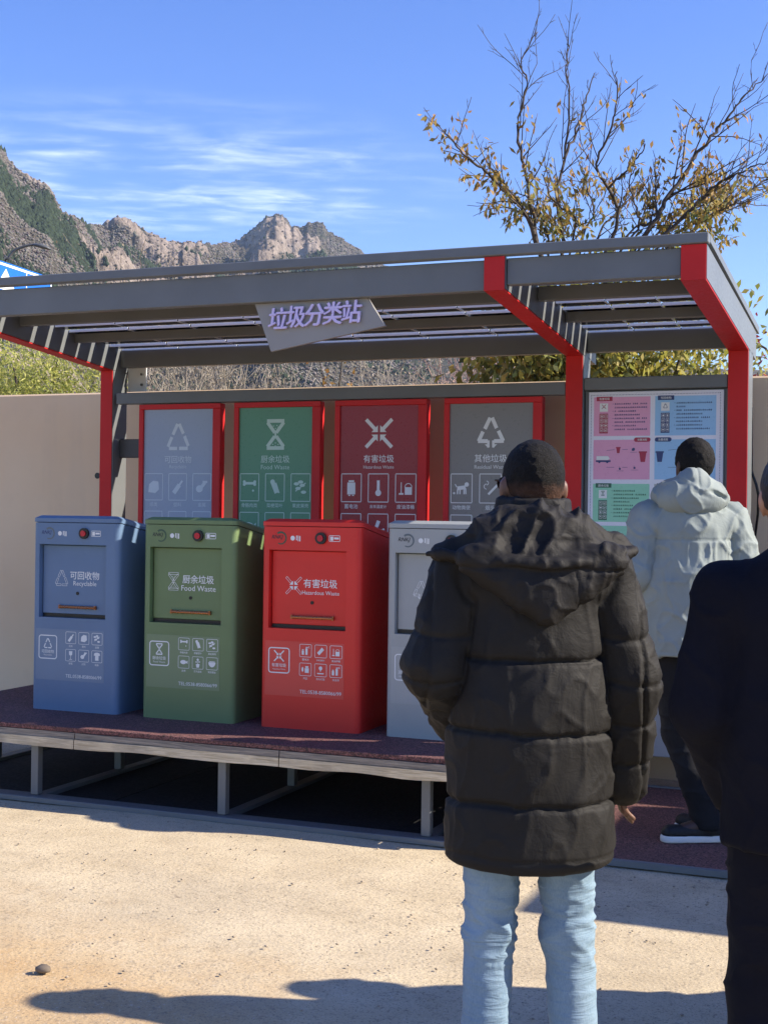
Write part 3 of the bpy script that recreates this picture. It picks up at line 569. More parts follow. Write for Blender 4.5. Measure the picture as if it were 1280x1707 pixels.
# ------------------------------------------------------------------ platforms
rp = thing('raised_platform', 'low raised deck of red-brown rubber on steel legs carrying the waste bins', 'platform', (-3.5, 6.8, 0))
def RP(mb, name, mat): return mb.build(name, mat, rp, (3.5, -6.8, 0))
XL, XR_ = -5.39, -1.80
mb = MB(); nxs = 40; top = [(XL+(XR_-XL)*i/nxs) for i in range(nxs+1)]
RP(MB().box(XL, XR_, 5.968, 7.625, .385, .410, .003), 'deck', 'rubber')
xx = [XL-.02, -4.12, -2.93, XR_+.01]
for i in range(3):
    for (z0, z1, yy, mt) in ((.352, .383, 5.962, 'timber_grey'), (.305, .350, 5.955, 'timber')):
        m0 = MB(); n = 14; a, b = xx[i]+.003, xx[i+1]-.003
        ring = []
        for j in range(n+1):
            x = a+(b-a)*j/n; dz = .003*float(vnoise(np.array([x*3, z0*9, 1.]))); dy = .005*float(vnoise(np.array([x*2.3, z0*7, 4.]))); lo = .006*float(vnoise(np.array([x*4., z0*7, 9.]))) if mt == 'timber' else 0
            ring += [(x, yy+dy, z0+dz+lo), (x, yy+.06, z0+dz+lo), (x, yy+.06, z1+.0), (x, yy+dy+.002, z1+.0)]
        fc = [(3, 2, 1, 0), tuple(4*n+q_ for q_ in range(4))]
        for j in range(n):
            for q_ in range(4): fc.append((4*j+q_, 4*j+(q_+1) % 4, 4*j+4+(q_+1) % 4, 4*j+4+q_))
        m0.add(ring, fc); RP(m0, 'edge_board', mt)
for x in (-5.30, -4.42, -3.29, -2.2):
    for y in (6.0, 6.8, 7.55): RP(MB().box(x, x+.045, y, y+.045, .03, .305 if y < 6.1 else .33, .003), 'leg', 'steel_grey')
for y in (6.8, 7.55): RP(MB().box(XL, XR_, y-.005, y+.05, .332, .384, .003), 'joist', 'steel_grey')
RP(MB().box(-5.36, -1.80, 5.955, 6.06, .0, .028, .003), 'base_rail', 'steel_grey'); RP(MB().box(-5.36, -1.80, 7.54, 7.6, .0, .028, .003), 'base_rail', 'steel_grey')
for x in (-5.30, -4.42, -3.29, -2.2): RP(MB().box(x-.01, x+.055, 6.062, 7.538, .0, .026, .003), 'base_rail', 'steel_grey')
RP(MB().box(-1.800, -1.794, 5.99, 7.60, .03, .384, .001), 'sun_block_plate', 'steel_dark')  # plate added at the right end to keep sun out from under the deck
for (x0, x1) in ((-5.38, -4.0), (-3.99, -1.81)): RP(MB().box(x0, x1, 6.07, 7.52, -.001, .006), 'shade_sheet', 'shade_dark')  # near-black sheets standing in for the deep shade below the deck
lp = thing('low_platform', 'low red-brown rubber floor with grey metal edging before the information board', 'platform', (-.6, 6.8, 0))
for nm, mt, bx in (('floor', 'rubber', (-1.79, 1.6, 5.985, 7.66, 0, .026)), ('edging', 'steel_grey', (-1.795, 1.6, 5.955, 5.983, 0, .030)), ('edging', 'steel_grey', (-1.795, 1.6, 7.664, 7.69, 0, .034))):
    MB().box(*bx, .002).build(nm, mt, lp, (.6, -6.8, 0))

# ------------------------------------------------------------------ waste bins
def waste_bin(key, x0, label, body, stick):
    K = KINDS[key]; t = thing('waste_bin', label, 'waste bin', (x0+.2875, 6.45, .41), 0, 'waste sorting bins'); W = .575; D = .66; ox = -W/2
    H = 1.068; sl_ = .165; r = .032
    # shell: plan with rounded front corners, sides, back; front built round the opening
    plan = []
    for i in range(6): a = math.pi+math.pi/2*i/5; plan.append((ox+r+r*math.cos(a), r+r*math.sin(a)))
    for i in range(6): a = -math.pi/2+math.pi/2*i/5; plan.append((W/2-r+r*math.cos(a), r+r*math.sin(a)))
    plan += [(W/2, D), (ox, D)]
    zt = lambda y: H-sl_*max(0, y-.02)
    sh_ = MB(); n = len(plan); v = [(x, y, 0.) for x, y in plan]+[(x, y, zt(y)) for x, y in plan]
    fcs = [(i, (i+1) % n, (i+1) % n+n, i+n) for i in range(n) if i != 5]; fcs.append(tuple(range(n))[::-1]); fcs.append(tuple(range(n, 2*n)))
    sh_.add(v, fcs)
    xa, xb = ox+r, W/2-r; o0, o1, p0, p1 = ox+.045, ox+.492, .528, .945; rd = .045
    def fq(a, b, c, d, y=0.): sh_.add([(a, y, c), (b, y, c), (b, y, d), (a, y, d)], [(0, 1, 2, 3)])
    fq(xa, xb, 0, p0); fq(xa, xb, p1, H); fq(xa, o0, p0, p1); fq(o1, xb, p0, p1)
    sh_.add([(o0, 0, p0), (o1, 0, p0), (o1, 0, p1), (o0, 0, p1), (o0, rd, p0), (o1, rd, p0), (o1, rd, p1), (o0, rd, p1)], [(0, 4, 5, 1), (1, 5, 6, 2), (2, 6, 7, 3), (3, 7, 4, 0), (4, 7, 6, 5)])
    sh_.build('body', body, t)
    # lid: overhangs by 2 mm, top chamfered, falls to the back
    l = MB(); e = .003; pl = [(x*(1+2*e/W), y-e if y < .3 else y+e) for x, y in plan]; zl = lambda y, h: zt(y)+h
    pin = [(x*.93, y+.022 if y < .3 else y-.02) for x, y in plan]
    v = [(x, y, zl(y, .004)) for x, y in pl]+[(x, y, zl(y, .026)) for x, y in pl]+[(x, y, zl(y, .042)) for x, y in pin]
    l.add(v, [(i, (i+1) % n, (i+1) % n+n, i+n) for i in range(n)]+[(i+n, (i+1) % n+n, (i+1) % n+2*n, i+2*n) for i in range(n)]+[tuple(range(n))[::-1], tuple(range(2*n, 3*n))]); l.build('lid', body, t)
    d = MB().box(o0+.006, o1-.006, .030, .0445, p0+.022, p1-.006, .002).build('flap_door', body, t)
    MB().box(o0+.006, o1-.006, .034, .0445, p0+.002, p0+.020).build('slot', 'black_plastic', t)
    h = MB(); h.tube([(ox+.172, .018, .590), (ox+.412, .018, .590)], .0085, 10); h.box(ox+.168, ox+.178, .014, .0305, .580, .600); h.box(ox+.406, ox+.416, .014, .0305, .580, .600); h.build('handle', 'bronze', d, None)
    MB().cyl((ox+.287, .026, .668), .0095, .0045, 'y', 12).build('keyhole', 'black_plastic', d)
    P = Print(.0290); sym(P, K['sym'], ox+.130, .708, .096, .11, True); P.build('symbol', 'print_white', d)
    P = Print(.0290); P.text(K['cn'], ox+.236, .744, ox+.430, .796, .012); P.build('lettering', 'print_white', d)
    P = Print(.0290); P.text(K['en'], ox+.228, .704, ox+.442, .738, .004); P.build('lettering', 'print_white', d)
    # maker's mark, sensor button, small marks
    lc = 'print_black' if key != 'blue' else 'tag_navy'
    P = Print(-.0008); P.text('RNKJ', ox+.050, .997, ox+.128, 1.023, .02, .25); P.build('lettering', lc, t)
    P = Print(-.0007); P.arc(ox+.113, 1.007, .031, .006, -120, 130, 18, .011); P.build('swirl', 'swirl_grey' if key in ('grey', 'blue') else 'swirl_green', t)
    P = Print(-.0008); P.circ(ox+.183, 1.008, .013); P.rect(ox+.203, .997, ox+.209, 1.022); P.rect(ox+.213, .992, ox+.217, 1.022); P.rect(ox+.221, .992, ox+.228, 1.020); P.build('small_mark', 'print_white', t)
    b = MB().cyl((ox+.349, -.014, 1.010), .031, .0145, 'y', 24).build('sensor_ring', 'black_plastic', t, None, False)
    MB().cyl((ox+.349, -.021, 1.010), .017, .0075, 'y', 18).build('button', 'button_red', b)
    P = Print(-.0008); P.frame(ox+.394, .995, ox+.455, 1.025, .003, .004); P.rect(ox+.400, .999, ox+.418, 1.020); P.rect(ox+.422, 1.006, ox+.450, 1.016); P.build('small_mark', 'print_white', t)
    # printed label on the lower front
    s = MB().box(ox+.030, ox+.488, -.0012, .0, .172, .462).build('label_sheet', stick, t)
    P = Print(-.0020); P.frame(ox+.052, .293, ox+.172, .424, .006, .014); sym(P, K['sym'], ox+.080, .350, .064, .1); P.text(K['cn'], ox+.070, .322, ox+.154, .344, .012); P.text(K['en'], ox+.075, .306, ox+.150, .318); P.build('type_mark', 'print_white', s)
    for i in range(6):
        c, rr = i % 3, i//3; ix = ox+.233+c*.0875; iz = .384-rr*.099
        P = Print(-.0020); P.frame(ix, iz, ix+.068, iz+.066, .0024, .006); icon(P, K['bicons'][i], ix+.005, iz+.004, .058); P.text(K['cap'][i], ix+.010, iz-.020, ix+.058, iz-.008, .01); P.build('pictogram', 'print_white', s)
    P = Print(-.0020); P.text('TEL:0538-8580066/99', ox+.235, .186, ox+.474, .214, .004); P.build('lettering', 'print_white', s)
    return t
waste_bin('blue', -4.756, 'blue recyclables waste bin with triangle symbol on the raised deck', 'blue_paint', 'sticker_blue')
waste_bin('green', -4.022, 'green food waste bin with hourglass symbol on the raised deck', 'green_paint', 'sticker_green')
waste_bin('red', -3.289, 'bright red hazardous waste bin with crossed arrows on the raised deck', 'bright_red', 'sticker_red')
waste_bin('grey', -2.568, 'light grey residual waste bin partly behind the black padded coat', 'grey_paint', 'sticker_grey')

# ------------------------------------------------------------------ mountains
OUT = [(-900, 330), (-600, 250), (-350, 215), (-150, 205), (-40, 222), (0, 240), (8, 243), (14, 258), (20, 263), (40, 284), (70, 299), (82, 306), (90, 318), (97, 334), (104, 347), (120, 351), (150, 369), (165, 367), (180, 362), (205, 358), (218, 359), (226, 364),
       (250, 380), (280, 395), (300, 399), (330, 397), (360, 402), (385, 399), (400, 396), (412, 384), (420, 377), (432, 368), (443, 358), (452, 353), (462, 351), (470, 355), (478, 362), (486, 372), (500, 374), (512, 367), (520, 365), (530, 364), (538, 368), (546, 378), (565, 390), (590, 404), (612, 420),
       (700, 470), (800, 520), (900, 560), (1100, 600), (1400, 620), (1900, 640), (2600, 650)]
ou = np.array([p[0] for p in OUT], float); ov = np.array([p[1] for p in OUT], float)
nu, nr = 860, 240
us = np.concatenate([np.linspace(-900, -30, 150, False), np.linspace(-30, 660, 560, False), np.linspace(660, 2600, 150)])
vv = np.interp(us, ou, ov)+2.2*vnoise(np.stack([us*.13, us*0, us*0], -1))+1.2*vnoise(np.stack([us*.31, us*0+5, us*0], -1))
D = np.array([ray(a, b) for a, b in zip(us, vv)]); hz = np.hypot(D[:, 0], D[:, 1]); TE = D[:, 2]/hz; B = D[:, :2]/hz[:, None]
rrid = np.interp(us, [-900, 0, 120, 175, 330, 410, 640, 1000, 2600], [620, 640, 660, 820, 900, 1150, 1150, 900, 800])
ts = np.concatenate([np.linspace(0, 1, nr-30), 1+np.linspace(.01, .5, 30)]); r0 = 55.
def terrain(ui, t):
    te = np.interp(ui, us, TE); rr = np.interp(ui, us, rrid); bx = np.interp(ui, us, B[:, 0]); by = np.interp(ui, us, B[:, 1])
    r = r0+(rr-r0)*t; x, y = bx*r, by*r; P = np.stack([x, y, x*0], -1)
    top = rr*te; tc = np.clip(t, 0, 1)
    s = np.where(t <= 1, .35*tc+.65*tc**2.1, 1-1.1*(t-1))
    env = np.clip(1-tc, 0, 1)**.8*tc**.7*2.0
    rel = top/260.
    nz = ridged(P, 1/150., 5, .52)*26+fbm(P, 1/45., 4)*9
    ro_ = np.clip((vnoise(P, 1/85., 31.)+.55*vnoise(P, 1/32., 5.)+.15*rel*tc-.36)/.25, 0, 1)       # rock outcrops
    cl = np.abs(vnoise(P, 1/38., 3.))*5+ro_*(9+9*np.abs(vnoise(P, 1/14., 7.))+5*np.abs(vnoise(P, 1/6., 2.)))
    edge = np.clip(1-abs(t-1)/.06, 0, 1)
    h = top*s+rel*env*(nz-24)*1.0+rel*cl*np.clip(tc*2.5-.6, 0, 1)*(1-edge)-1.0
    lim = HC+r*te*(.965+.035*np.clip(t, 0, 1)**8)                 # nothing in front rises above the drawn skyline
    h = np.where(t < 1, np.minimum(h, np.maximum(lim, -2)), h)
    return np.stack([x, y, h], -1), ro_
UG, TG = np.meshgrid(us, ts, indexing='ij'); V, ROK = terrain(UG, TG)
idx = np.arange(UG.size).reshape(UG.shape); Fq = np.stack([idx[:-1, :-1], idx[:-1, 1:], idx[1:, 1:], idx[1:, :-1]], -1).reshape(-1, 4)[:, ::-1]
struct(link('mountain', npmesh('mountain', V.reshape(-1, 3), Fq, np.repeat(ROK.reshape(-1, 1), 3, 1)), 'mountain', smooth=True))
# scrub and pines on the slopes
n = 150000; uu = rs.uniform(-120, 720, n); tt = rs.beta(1.5, 1.0, n)*.995+.004; C_, rk_ = terrain(uu, tt); dn = vnoise(C_, 1/60., 2.)+.5*vnoise(C_, 1/22., 8.); rad = np.hypot(C_[:, 0], C_[:, 1])
keep = ((dn > -.25) | (rs.rand(n) < .25)) & ((rk_ < .4) | (rs.rand(n) < .08)); C_ = C_[keep]; dn = dn[keep]; rad = rad[keep]; n = len(C_)
pine = (dn+rs.uniform(-.25, .25, n) > .32); sz = rs.uniform(.35, .95, n)*np.clip(rad/560., .055, 1.3)*np.where(pine, 1.35, 1.0)
colr = np.where(pine[:, None], np.array([.030, .042, .024])*rs.uniform(.7, 1.5, (n, 1)), (np.array([.135, .12, .105])+np.array([.17, .145, .105])*np.clip(1-tt[keep]/.4, 0, 1)[:, None])*rs.uniform(.5, 1.5, (n, 1))+rs.uniform(-.012, .012, (n, 3)))
sc = np.stack([sz*rs.uniform(.7, 1.2, n), sz*rs.uniform(.7, 1.2, n), sz*np.where(pine, 1.5, .8)], -1)
jv = octv[None]*sc[:, None, :]*rs.uniform(.75, 1.25, (n, 6, 1))+C_[:, None, :]+np.stack([0*sz, 0*sz, sz*.5], -1)[:, None, :]
stuff(tag(link('mountain_scrub', npmesh('mountain_scrub', jv.reshape(-1, 3), (octf[None]+6*np.arange(n)[:, None, None]).reshape(-1, 3), np.repeat(np.clip(colr, .01, 1), 6, 0)), 'scrub'), 'grey scrub and dark pines covering the rocky mountain slopes', 'scrub'))

# ------------------------------------------------------------------ plants
def leaf_geo(C, ln, wd, col, droop=.5, fold=.25):
    n = len(C); a = rs.normal(size=(n, 3)); a[:, 2] -= droop*2; a /= np.linalg.norm(a, axis=1)[:, None]
    b = np.cross(a, rs.normal(size=(n, 3))); b /= np.linalg.norm(b, axis=1)[:, None]; c = np.cross(a, b)
    ln = np.asarray(ln).reshape(-1, 1)*np.ones((n, 1)); wd = np.asarray(wd).reshape(-1, 1)*np.ones((n, 1))
    V = np.stack([C, C+a*ln*.45+b*wd*.5+c*wd*fold, C+a*ln, C+a*ln*.45-b*wd*.5+c*wd*fold], 1).reshape(-1, 3)
    F = (np.arange(n)[:, None]*4+np.array([[0, 1, 2, 3]])).reshape(-1, 4)
    return V, F, np.repeat(np.clip(col, .004, 1), 4, 0)
def pal(cols, n, jit=.25):
    c = np.array(cols)[rs.randint(0, len(cols), n)]; return c*rs.uniform(1-jit, 1+jit, (n, 1))
def smooth_path(pts, k=5):
    P = np.array(pts, float); out = []
    for i in range(len(P)-1):
        p0, p1, p2, p3 = P[max(i-1, 0)], P[i], P[i+1], P[min(i+2, len(P)-1)]
        for t in np.arange(k)/k: out.append(.5*((2*p1)+(-p0+p2)*t+(2*p0-5*p1+4*p2-p3)*t*t+(-p0+3*p1-3*p2+p3)*t**3))
    out.append(P[-1]); return np.array(out)
def twigs(mb, path, ra, rb, level, maxl, tips, dens=7., spread=.9, shrink=.45, up=.25, sides=4):
    n = len(path); mb.tube(path, np.linspace(ra, rb, n), sides if level else 6)
    if level >= maxl:
        for q_ in path[max(1, n//3):]: tips.append(q_)
        return
    L_ = np.linalg.norm(np.diff(path, axis=0), axis=1).sum(); m_ = max(2, int(L_*dens))
    for i in range(m_):
        f = .18+.80*(i+rnd.random())/m_; k = min(int(f*(n-1)), n-2); p = path[k]; d = path[k+1]-path[k]; d = d/(np.linalg.norm(d)+1e-9)
        s = rs.normal(size=3); s -= d*(s@d); s /= np.linalg.norm(s)+1e-9
        e = d*.75+s*spread*rnd.uniform(.6, 1.1)+np.array([0, 0, up]); e /= np.linalg.norm(e)
        l = L_*shrink*rnd.uniform(.45, 1.05)*(1.05-.55*f); st = max(3, min(7, int(l/.08))); pp = [p]; dd = e
        for j in range(st):
            dd = dd+rs.normal(size=3)*.12+np.array([0, 0, .03]); dd /= np.linalg.norm(dd); pp.append(pp[-1]+dd*l/st)
        twigs(mb, np.array(pp), max(rb, ra*(1-f)*.5+.0015), max(.0016, rb*.6), level+1, maxl, tips, dens*1.15, spread, shrink, up, 3)

# big autumn tree behind the roof
def zp(x, y): return (700+x*.453, 20+y*.453)
TD = 11.5; tb = atd(925, 860, TD); tb[2] = 0
tree = thing('autumn_tree', 'half bare autumn tree with orange and olive leaves rising behind the shelter roof', 'tree', tuple(tb))
fork = atd(930, 560, TD); tw = MB(); tips = []
tw.tube(smooth_path([tb, tb+[.05, 0, 1.2], (tb*.35+fork*.65), fork]), np.linspace(.085, .055, 16), 9)
limbs = [([(430, 845), (400, 640), (360, 450), (390, 270), (375, 180), (430, 70)], .0, .8), ([(410, 790), (340, 690), (265, 610), (210, 560), (150, 510), (90, 440)], -.7, 1.), ([(525, 840), (505, 700), (530, 540), (550, 370), (540, 200), (545, 110)], .5, .8),
         ([(530, 540), (575, 430), (610, 330), (640, 220)], .4, .6), ([(720, 800), (690, 650), (650, 560), (700, 430), (720, 340), (720, 220)], -.5, .8), ([(690, 650), (740, 600), (800, 540), (830, 480)], -.7, .5),
         ([(830, 815), (900, 700), (990, 570), (1060, 470), (1130, 390), (1190, 310), (1275, 230)], .3, 1.15), ([(905, 810), (1010, 710), (1100, 630), (1200, 580), (1290, 545)], -.3, .9), ([(1000, 800), (1100, 740), (1200, 670), (1290, 610), (1380, 560)], .6, .9), ([(600, 830), (640, 740), (610, 640), (590, 560)], .8, .5),
         ([(470, 850), (440, 760), (330, 720), (270, 700)], .5, .5), ([(560, 840), (570, 760), (480, 680), (455, 600)], -.9, .5), ([(650, 830), (700, 760), (760, 700), (800, 640)], .9, .55), ([(780, 820), (800, 740), (770, 640), (790, 560)], -.6, .5), ([(860, 820), (960, 760), (1010, 680), (1060, 650)], .9, .5), ([(760, 820), (840, 780), (860, 700), (880, 600)], .2, .5), ([(940, 815), (1060, 760), (1120, 720), (1180, 690)], -.9, .5)]
for li, (pts, dd, wgt) in enumerate(limbs):
    P = [fork+rs.normal(size=3)*.02] if li not in (3, 5) else []
    for i, z in enumerate(pts): P.append(atd(*zp(*z), TD+dd*(i+1)/len(pts)))
    path = smooth_path(P, 6); path[3:] += rs.normal(size=(len(path)-3, 3))*.008
    twigs(tw, path, .023*wgt, .004, 0, 3, tips, 6.4, .75, .36, .2)
tw.build('trunk', 'bark', tree, tuple(-tb), True)
T = np.array(tips); hz_ = T[:, 2]; pz = np.clip(1.25-(hz_-3.4)/1.55, .015, 1)**1.6
clump = vnoise(T, 2.2, 4.)+.5*vnoise(T, 5., 1.); sel = rs.rand(len(T)) < pz*np.clip(.5+clump*1.3, 0.02, 1)*1.15
C_ = T[sel]; C_ = np.repeat(C_, 3, 0)+rs.normal(size=(len(C_)*3, 3))*.035; n = len(C_)
mixg = np.clip((C_[:, 2]-3.75)/1.2+rs.uniform(-.4, .4, n), 0, 1)[:, None]
col = pal([(.29, .28, .07), (.18, .21, .05), (.34, .30, .08), (.44, .30, .07), (.14, .16, .045)], n)*(1-mixg)+pal([(.48, .26, .06), (.42, .20, .05), (.52, .33, .09), (.30, .20, .07)], n)*mixg
V, Fq, cc = leaf_geo(C_, rs.uniform(.055, .09, n), rs.uniform(.02, .034, n), col, .8)
stuff(link('foliage', npmesh('foliage', V, Fq, cc), 'leaf', tree, tuple(-tb)))

def bush(name, label, cat, base, top, rx, ry, nleaf, cols, ln, wd, droop=.3, trunk=True, group=None, low=.3, clumps=26, stems=5, bark='bark'):
    base = np.array(base, float); base[2] = 0; t = thing(name, label, cat, tuple(base), 0, group); mb = MB(); H = top
    cl = []
    for i in range(clumps):
        a = rnd.uniform(0, 6.3); r = math.sqrt(rnd.random()); z = H*(low+(1-low)*rnd.random()**.7); k = math.sqrt(max(.05, 1-((z/H-.55)/.62)**2)); cl.append((r*rx*k*math.cos(a), r*ry*k*math.sin(a), z-.12*H))
    cl = np.array(cl)
    for c in cl[:max(stems*3, 8)]:
        mid = np.array([c[0]*.35, c[1]*.35, c[2]*.55]); p = smooth_path([(rnd.uniform(-.1, .1), rnd.uniform(-.1, .1), 0), mid, c, c+rs.normal(size=3)*.15+[0, 0, .2]], 4); mb.tube(p, np.linspace(.03, .006, len(p)), 5)
    mb.build('stem', bark, t, None, True)
    k = rs.randint(0, clumps, nleaf); d = rs.normal(size=(nleaf, 3)); d /= np.linalg.norm(d, axis=1)[:, None]; rad = rs.rand(nleaf)**.45*H*.16
    C = cl[k]+d*rad[:, None]*np.array([1.15, 1.15, .9]); C[:, 2] = np.maximum(C[:, 2], .1)
    V, Fq, cc = leaf_geo(C, rs.uniform(.7, 1.25, nleaf)*ln, rs.uniform(.7, 1.2, nleaf)*wd, pal(cols, nleaf, .3), droop); o = link('foliage', npmesh('foliage', V, Fq, cc), 'leaf', t); stuff(o); return t
G1 = [(.34, .31, .06), (.24, .25, .05), (.42, .34, .07), (.15, .16, .04)]
bush('broadleaf_shrub', 'yellow-green broadleaf shrub over the wall behind the information board', 'shrub', atd(1040, 860, 10.8), 3.7, .75, .6, 9000, G1, .085, .04, .7, clumps=30)
bush('broadleaf_shrub', 'olive and gold broadleaf shrub over the wall beside the middle post', 'shrub', atd(900, 860, 11.2), 3.6, .45, .5, 6500, [(.26, .22, .04), (.38, .25, .05), (.14, .14, .035), (.32, .28, .06)], .10, .05, .8, clumps=26)
bush('broadleaf_shrub', 'fine-leaved pale green shrub over the wall near the last red post', 'shrub', atd(1140, 860, 11.4), 3.45, .6, .5, 9000, [(.40, .37, .09), (.30, .31, .08), (.48, .41, .13)], .07, .028, .5, clumps=28)
bush('willow_shrub', 'feathery yellow-green willow shrub showing above the wall beside the lamp pole', 'shrub', atd(40, 860, 15.5), 3.75, 1.05, .8, 22000, [(.46, .46, .11), (.38, .41, .09), (.55, .52, .16), (.25, .29, .07)], .085, .016, -.2, low=.35, clumps=70)
bush('willow_shrub', 'small feathery green willow shrub behind the left red post', 'shrub', atd(150, 860, 17.5), 3.05, .6, .6, 5000, [(.34, .35, .10), (.27, .29, .08), (.40, .37, .13)], .085, .014, -.2, low=.4, clumps=30)
bush('evergreen_tree', 'dark green tree far beyond the wall past the right post', 'tree', atd(1285, 860, 26), 4.6, .75, .8, 4200, [(.05, .07, .022), (.08, .09, .03), (.035, .05, .02)], .12, .06, .2, clumps=30)
bush('red_leaved_tree', 'red-leaved twiggy tree reaching in beyond the right post', 'tree', atd(1352, 860, 13), 3.75, .52, .5, 420, [(.30, .03, .03), (.22, .03, .03)], .07, .035, .3, low=.75, clumps=16)
def bare(name, label, cat, base, top, nst, spr, mat, maxl=2, group=None, leaves=None, r=.012):
    base = np.array(base, float); base[2] = 0; t = thing(name, label, cat, tuple(base), 0, group); mb = MB(); tips = []
    for i in range(nst):
        a = rnd.uniform(0, 6.3); e = spr*rnd.uniform(.2, 1); H = top*rnd.uniform(.72, 1.0)
        p = smooth_path([(0, 0, 0), (e*.3*math.cos(a), e*.3*math.sin(a), H*.45), (e*.7*math.cos(a)+rnd.uniform(-.1, .1), e*.7*math.sin(a), H*.8), (e*math.cos(a)+rnd.uniform(-.2, .2), e*math.sin(a)+rnd.uniform(-.2, .2), H)], 4)
        twigs(mb, p, r*rnd.uniform(.7, 1.3), .004, 0, maxl, tips, 3.4, 1.0, .4, .3, 3)
    mb.build('branches', mat, t, None)
    if leaves:
        T = np.array(tips); k = rs.randint(0, len(T), leaves[0]); V, Fq, cc = leaf_geo(T[k]+rs.normal(size=(leaves[0], 3))*.05, leaves[2], leaves[2]*.5, pal(leaves[1], leaves[0]), .4); stuff(link('foliage', npmesh('foliage', V, Fq, cc), 'leaf', t))
    return t
BG = 'bare shrubs behind the wall'
for i, (u, d, h) in enumerate([(232, 14, 4.0), (268, 16, 4.1), (305, 15, 3.9), (340, 17.5, 4.2), (378, 15, 3.75), (425, 19, 3.9), (480, 16, 3.3), (640, 18, 3.7), (690, 15.5, 3.3), (735, 17, 3.7)]):
    bare('bare_shrub', 'leafless grey-brown shrub with tangled twigs above the back rail of the shelter', 'shrub', atd(u, 860, d), h, 9, .75, 'twig', 3, BG, (420, [(.36, .30, .21), (.42, .36, .27), (.27, .22, .16)], .045))
NT('twig_pink').col((.30, .20, .17)); MATS['twig_pink'].node_tree.nodes['Principled BSDF'].inputs['Roughness'].default_value = .95
for u, d, h in ((770, 15, 3.7), (808, 16.5, 3.9), (838, 14, 3.6)):
    bare('bare_shrub', 'pinkish leafless shrub above the wall beside the middle red post', 'shrub', atd(u, 860, d), h, 9, .6, 'twig_pink', 3, 'pinkish bare shrubs behind the wall', (450, [(.5, .36, .3), (.44, .28, .24)], .045))
bare('young_tree', 'young dark-stemmed tree with a few orange leaves above the back rail', 'tree', atd(558, 860, 17), 3.5, 5, .5, 'bark', 2, None, (300, [(.42, .23, .05), (.36, .17, .05)], .07), .03)

# ------------------------------------------------------------------ street lamp and road sign beyond the wall
LD = 40; lb = atd(5.5, 860, LD); lb[2] = 0; top = atd(57, 408, LD); lam = thing('street_lamp', 'dark street lamp with curved arm rising beyond the shelter roof', 'street lamp', tuple(lb))
a0 = atd(9, 445, LD); pts = smooth_path([lb*0, (a0-lb)*[1, 1, .6], a0-lb, atd(14, 432, LD)-lb, atd(25, 418, LD)-lb, atd(42, 410.5, LD)-lb, top-lb], 5)
MB().tube(pts, np.linspace(.055, .035, len(pts)), 10).build('pole', 'lamp_grey', lam, None, True)
e1 = atd(55, 408.5, LD)-lb; e2 = atd(86, 416, LD)-lb; dr = (e2-e1); nn = np.cross(dr, [0, 0, 1]); nn /= np.linalg.norm(nn)
hd = MB(); prof = [(0, .05, .03), (.15, .10, .075), (.45, .15, .10), (.8, .15, .085), (1., .06, .03)]
ring = []
for t_, w_, h_ in prof:
    c = e1+dr*t_
    for a in range(10): an = 2*math.pi*a/10; ring.append(c+nn*w_*math.cos(an)+np.array([0, 0, h_*math.sin(an) if math.sin(an) > 0 else .35*h_*math.sin(an)]))
hd.add(ring, [(10*i+a, 10*i+(a+1) % 10, 10*i+10+(a+1) % 10, 10*i+10+a) for i in range(4) for a in range(10)]+[tuple(range(10))[::-1], tuple(range(40, 50))]); hd.build('lamp_head', 'lamp_grey', lam, None, True)
A = atd(0, 434, 20.); Bq = atd(86, 462.5, 21.45); Bq[2] = A[2]; ax = (Bq-A); ax /= np.linalg.norm(ax); A0 = Bq-ax*3.4; hgt = .72; nrm = np.cross(ax, [0, 0, 1])
sb = (A0+Bq)/2; sb[2] = 0; rsn = thing('road_sign', 'blue road direction sign with white border and arrow beyond the roof', 'sign', tuple(sb), math.atan2(ax[1], ax[0]))
zt = A[2]; MB().box(-1.7, 1.7, -.02, .02, zt-hgt, zt, .01).build('plate', 'sign_blue', rsn); 
side = -1 if (nrm @ (CAMP-A)) > 0 else 1
P = Print(-.024); P.frame(-1.66, zt-hgt+.045, 1.66, zt-.045, .035, .08); P.line([(.92, zt-.06), (.92, zt-hgt+.06)], .025); P.poly([(.05, zt-.42), (.62, zt-.42), (.335, zt-.10)]); P.rect(.25, zt-.66, .42, zt-.42)
P.build('marking', 'print_white', rsn)
for x in (-1.3, -.45): MB().cyl((x, .09, 0), .06, zt-.05, 'z', 12).build('post', 'lamp_grey', rsn, None, True)

# unseen cabin of guessed form, added to throw the long shadow on the pavement
kb = thing('added_cabin', 'grey flat-roofed cabin added out of view past the right end of the shelter to cast a shadow', 'added_cabin', (4.1, 7.2, 0))
MB().box(-1.5, 1.5, -.9, .85, 0, 2.5, .01).build('wall', 'pale_panel', kb); MB().box(-1.62, 1.65, -1.02, .95, 2.502, 2.68, .01).build('added_cabin_roof', 'steel_grey', kb); MB().box(-.4, .4, -.93, -.902, .02, 2.05, .004).build('added_cabin_door', 'steel_dark', kb)  # all parts of the added cabin

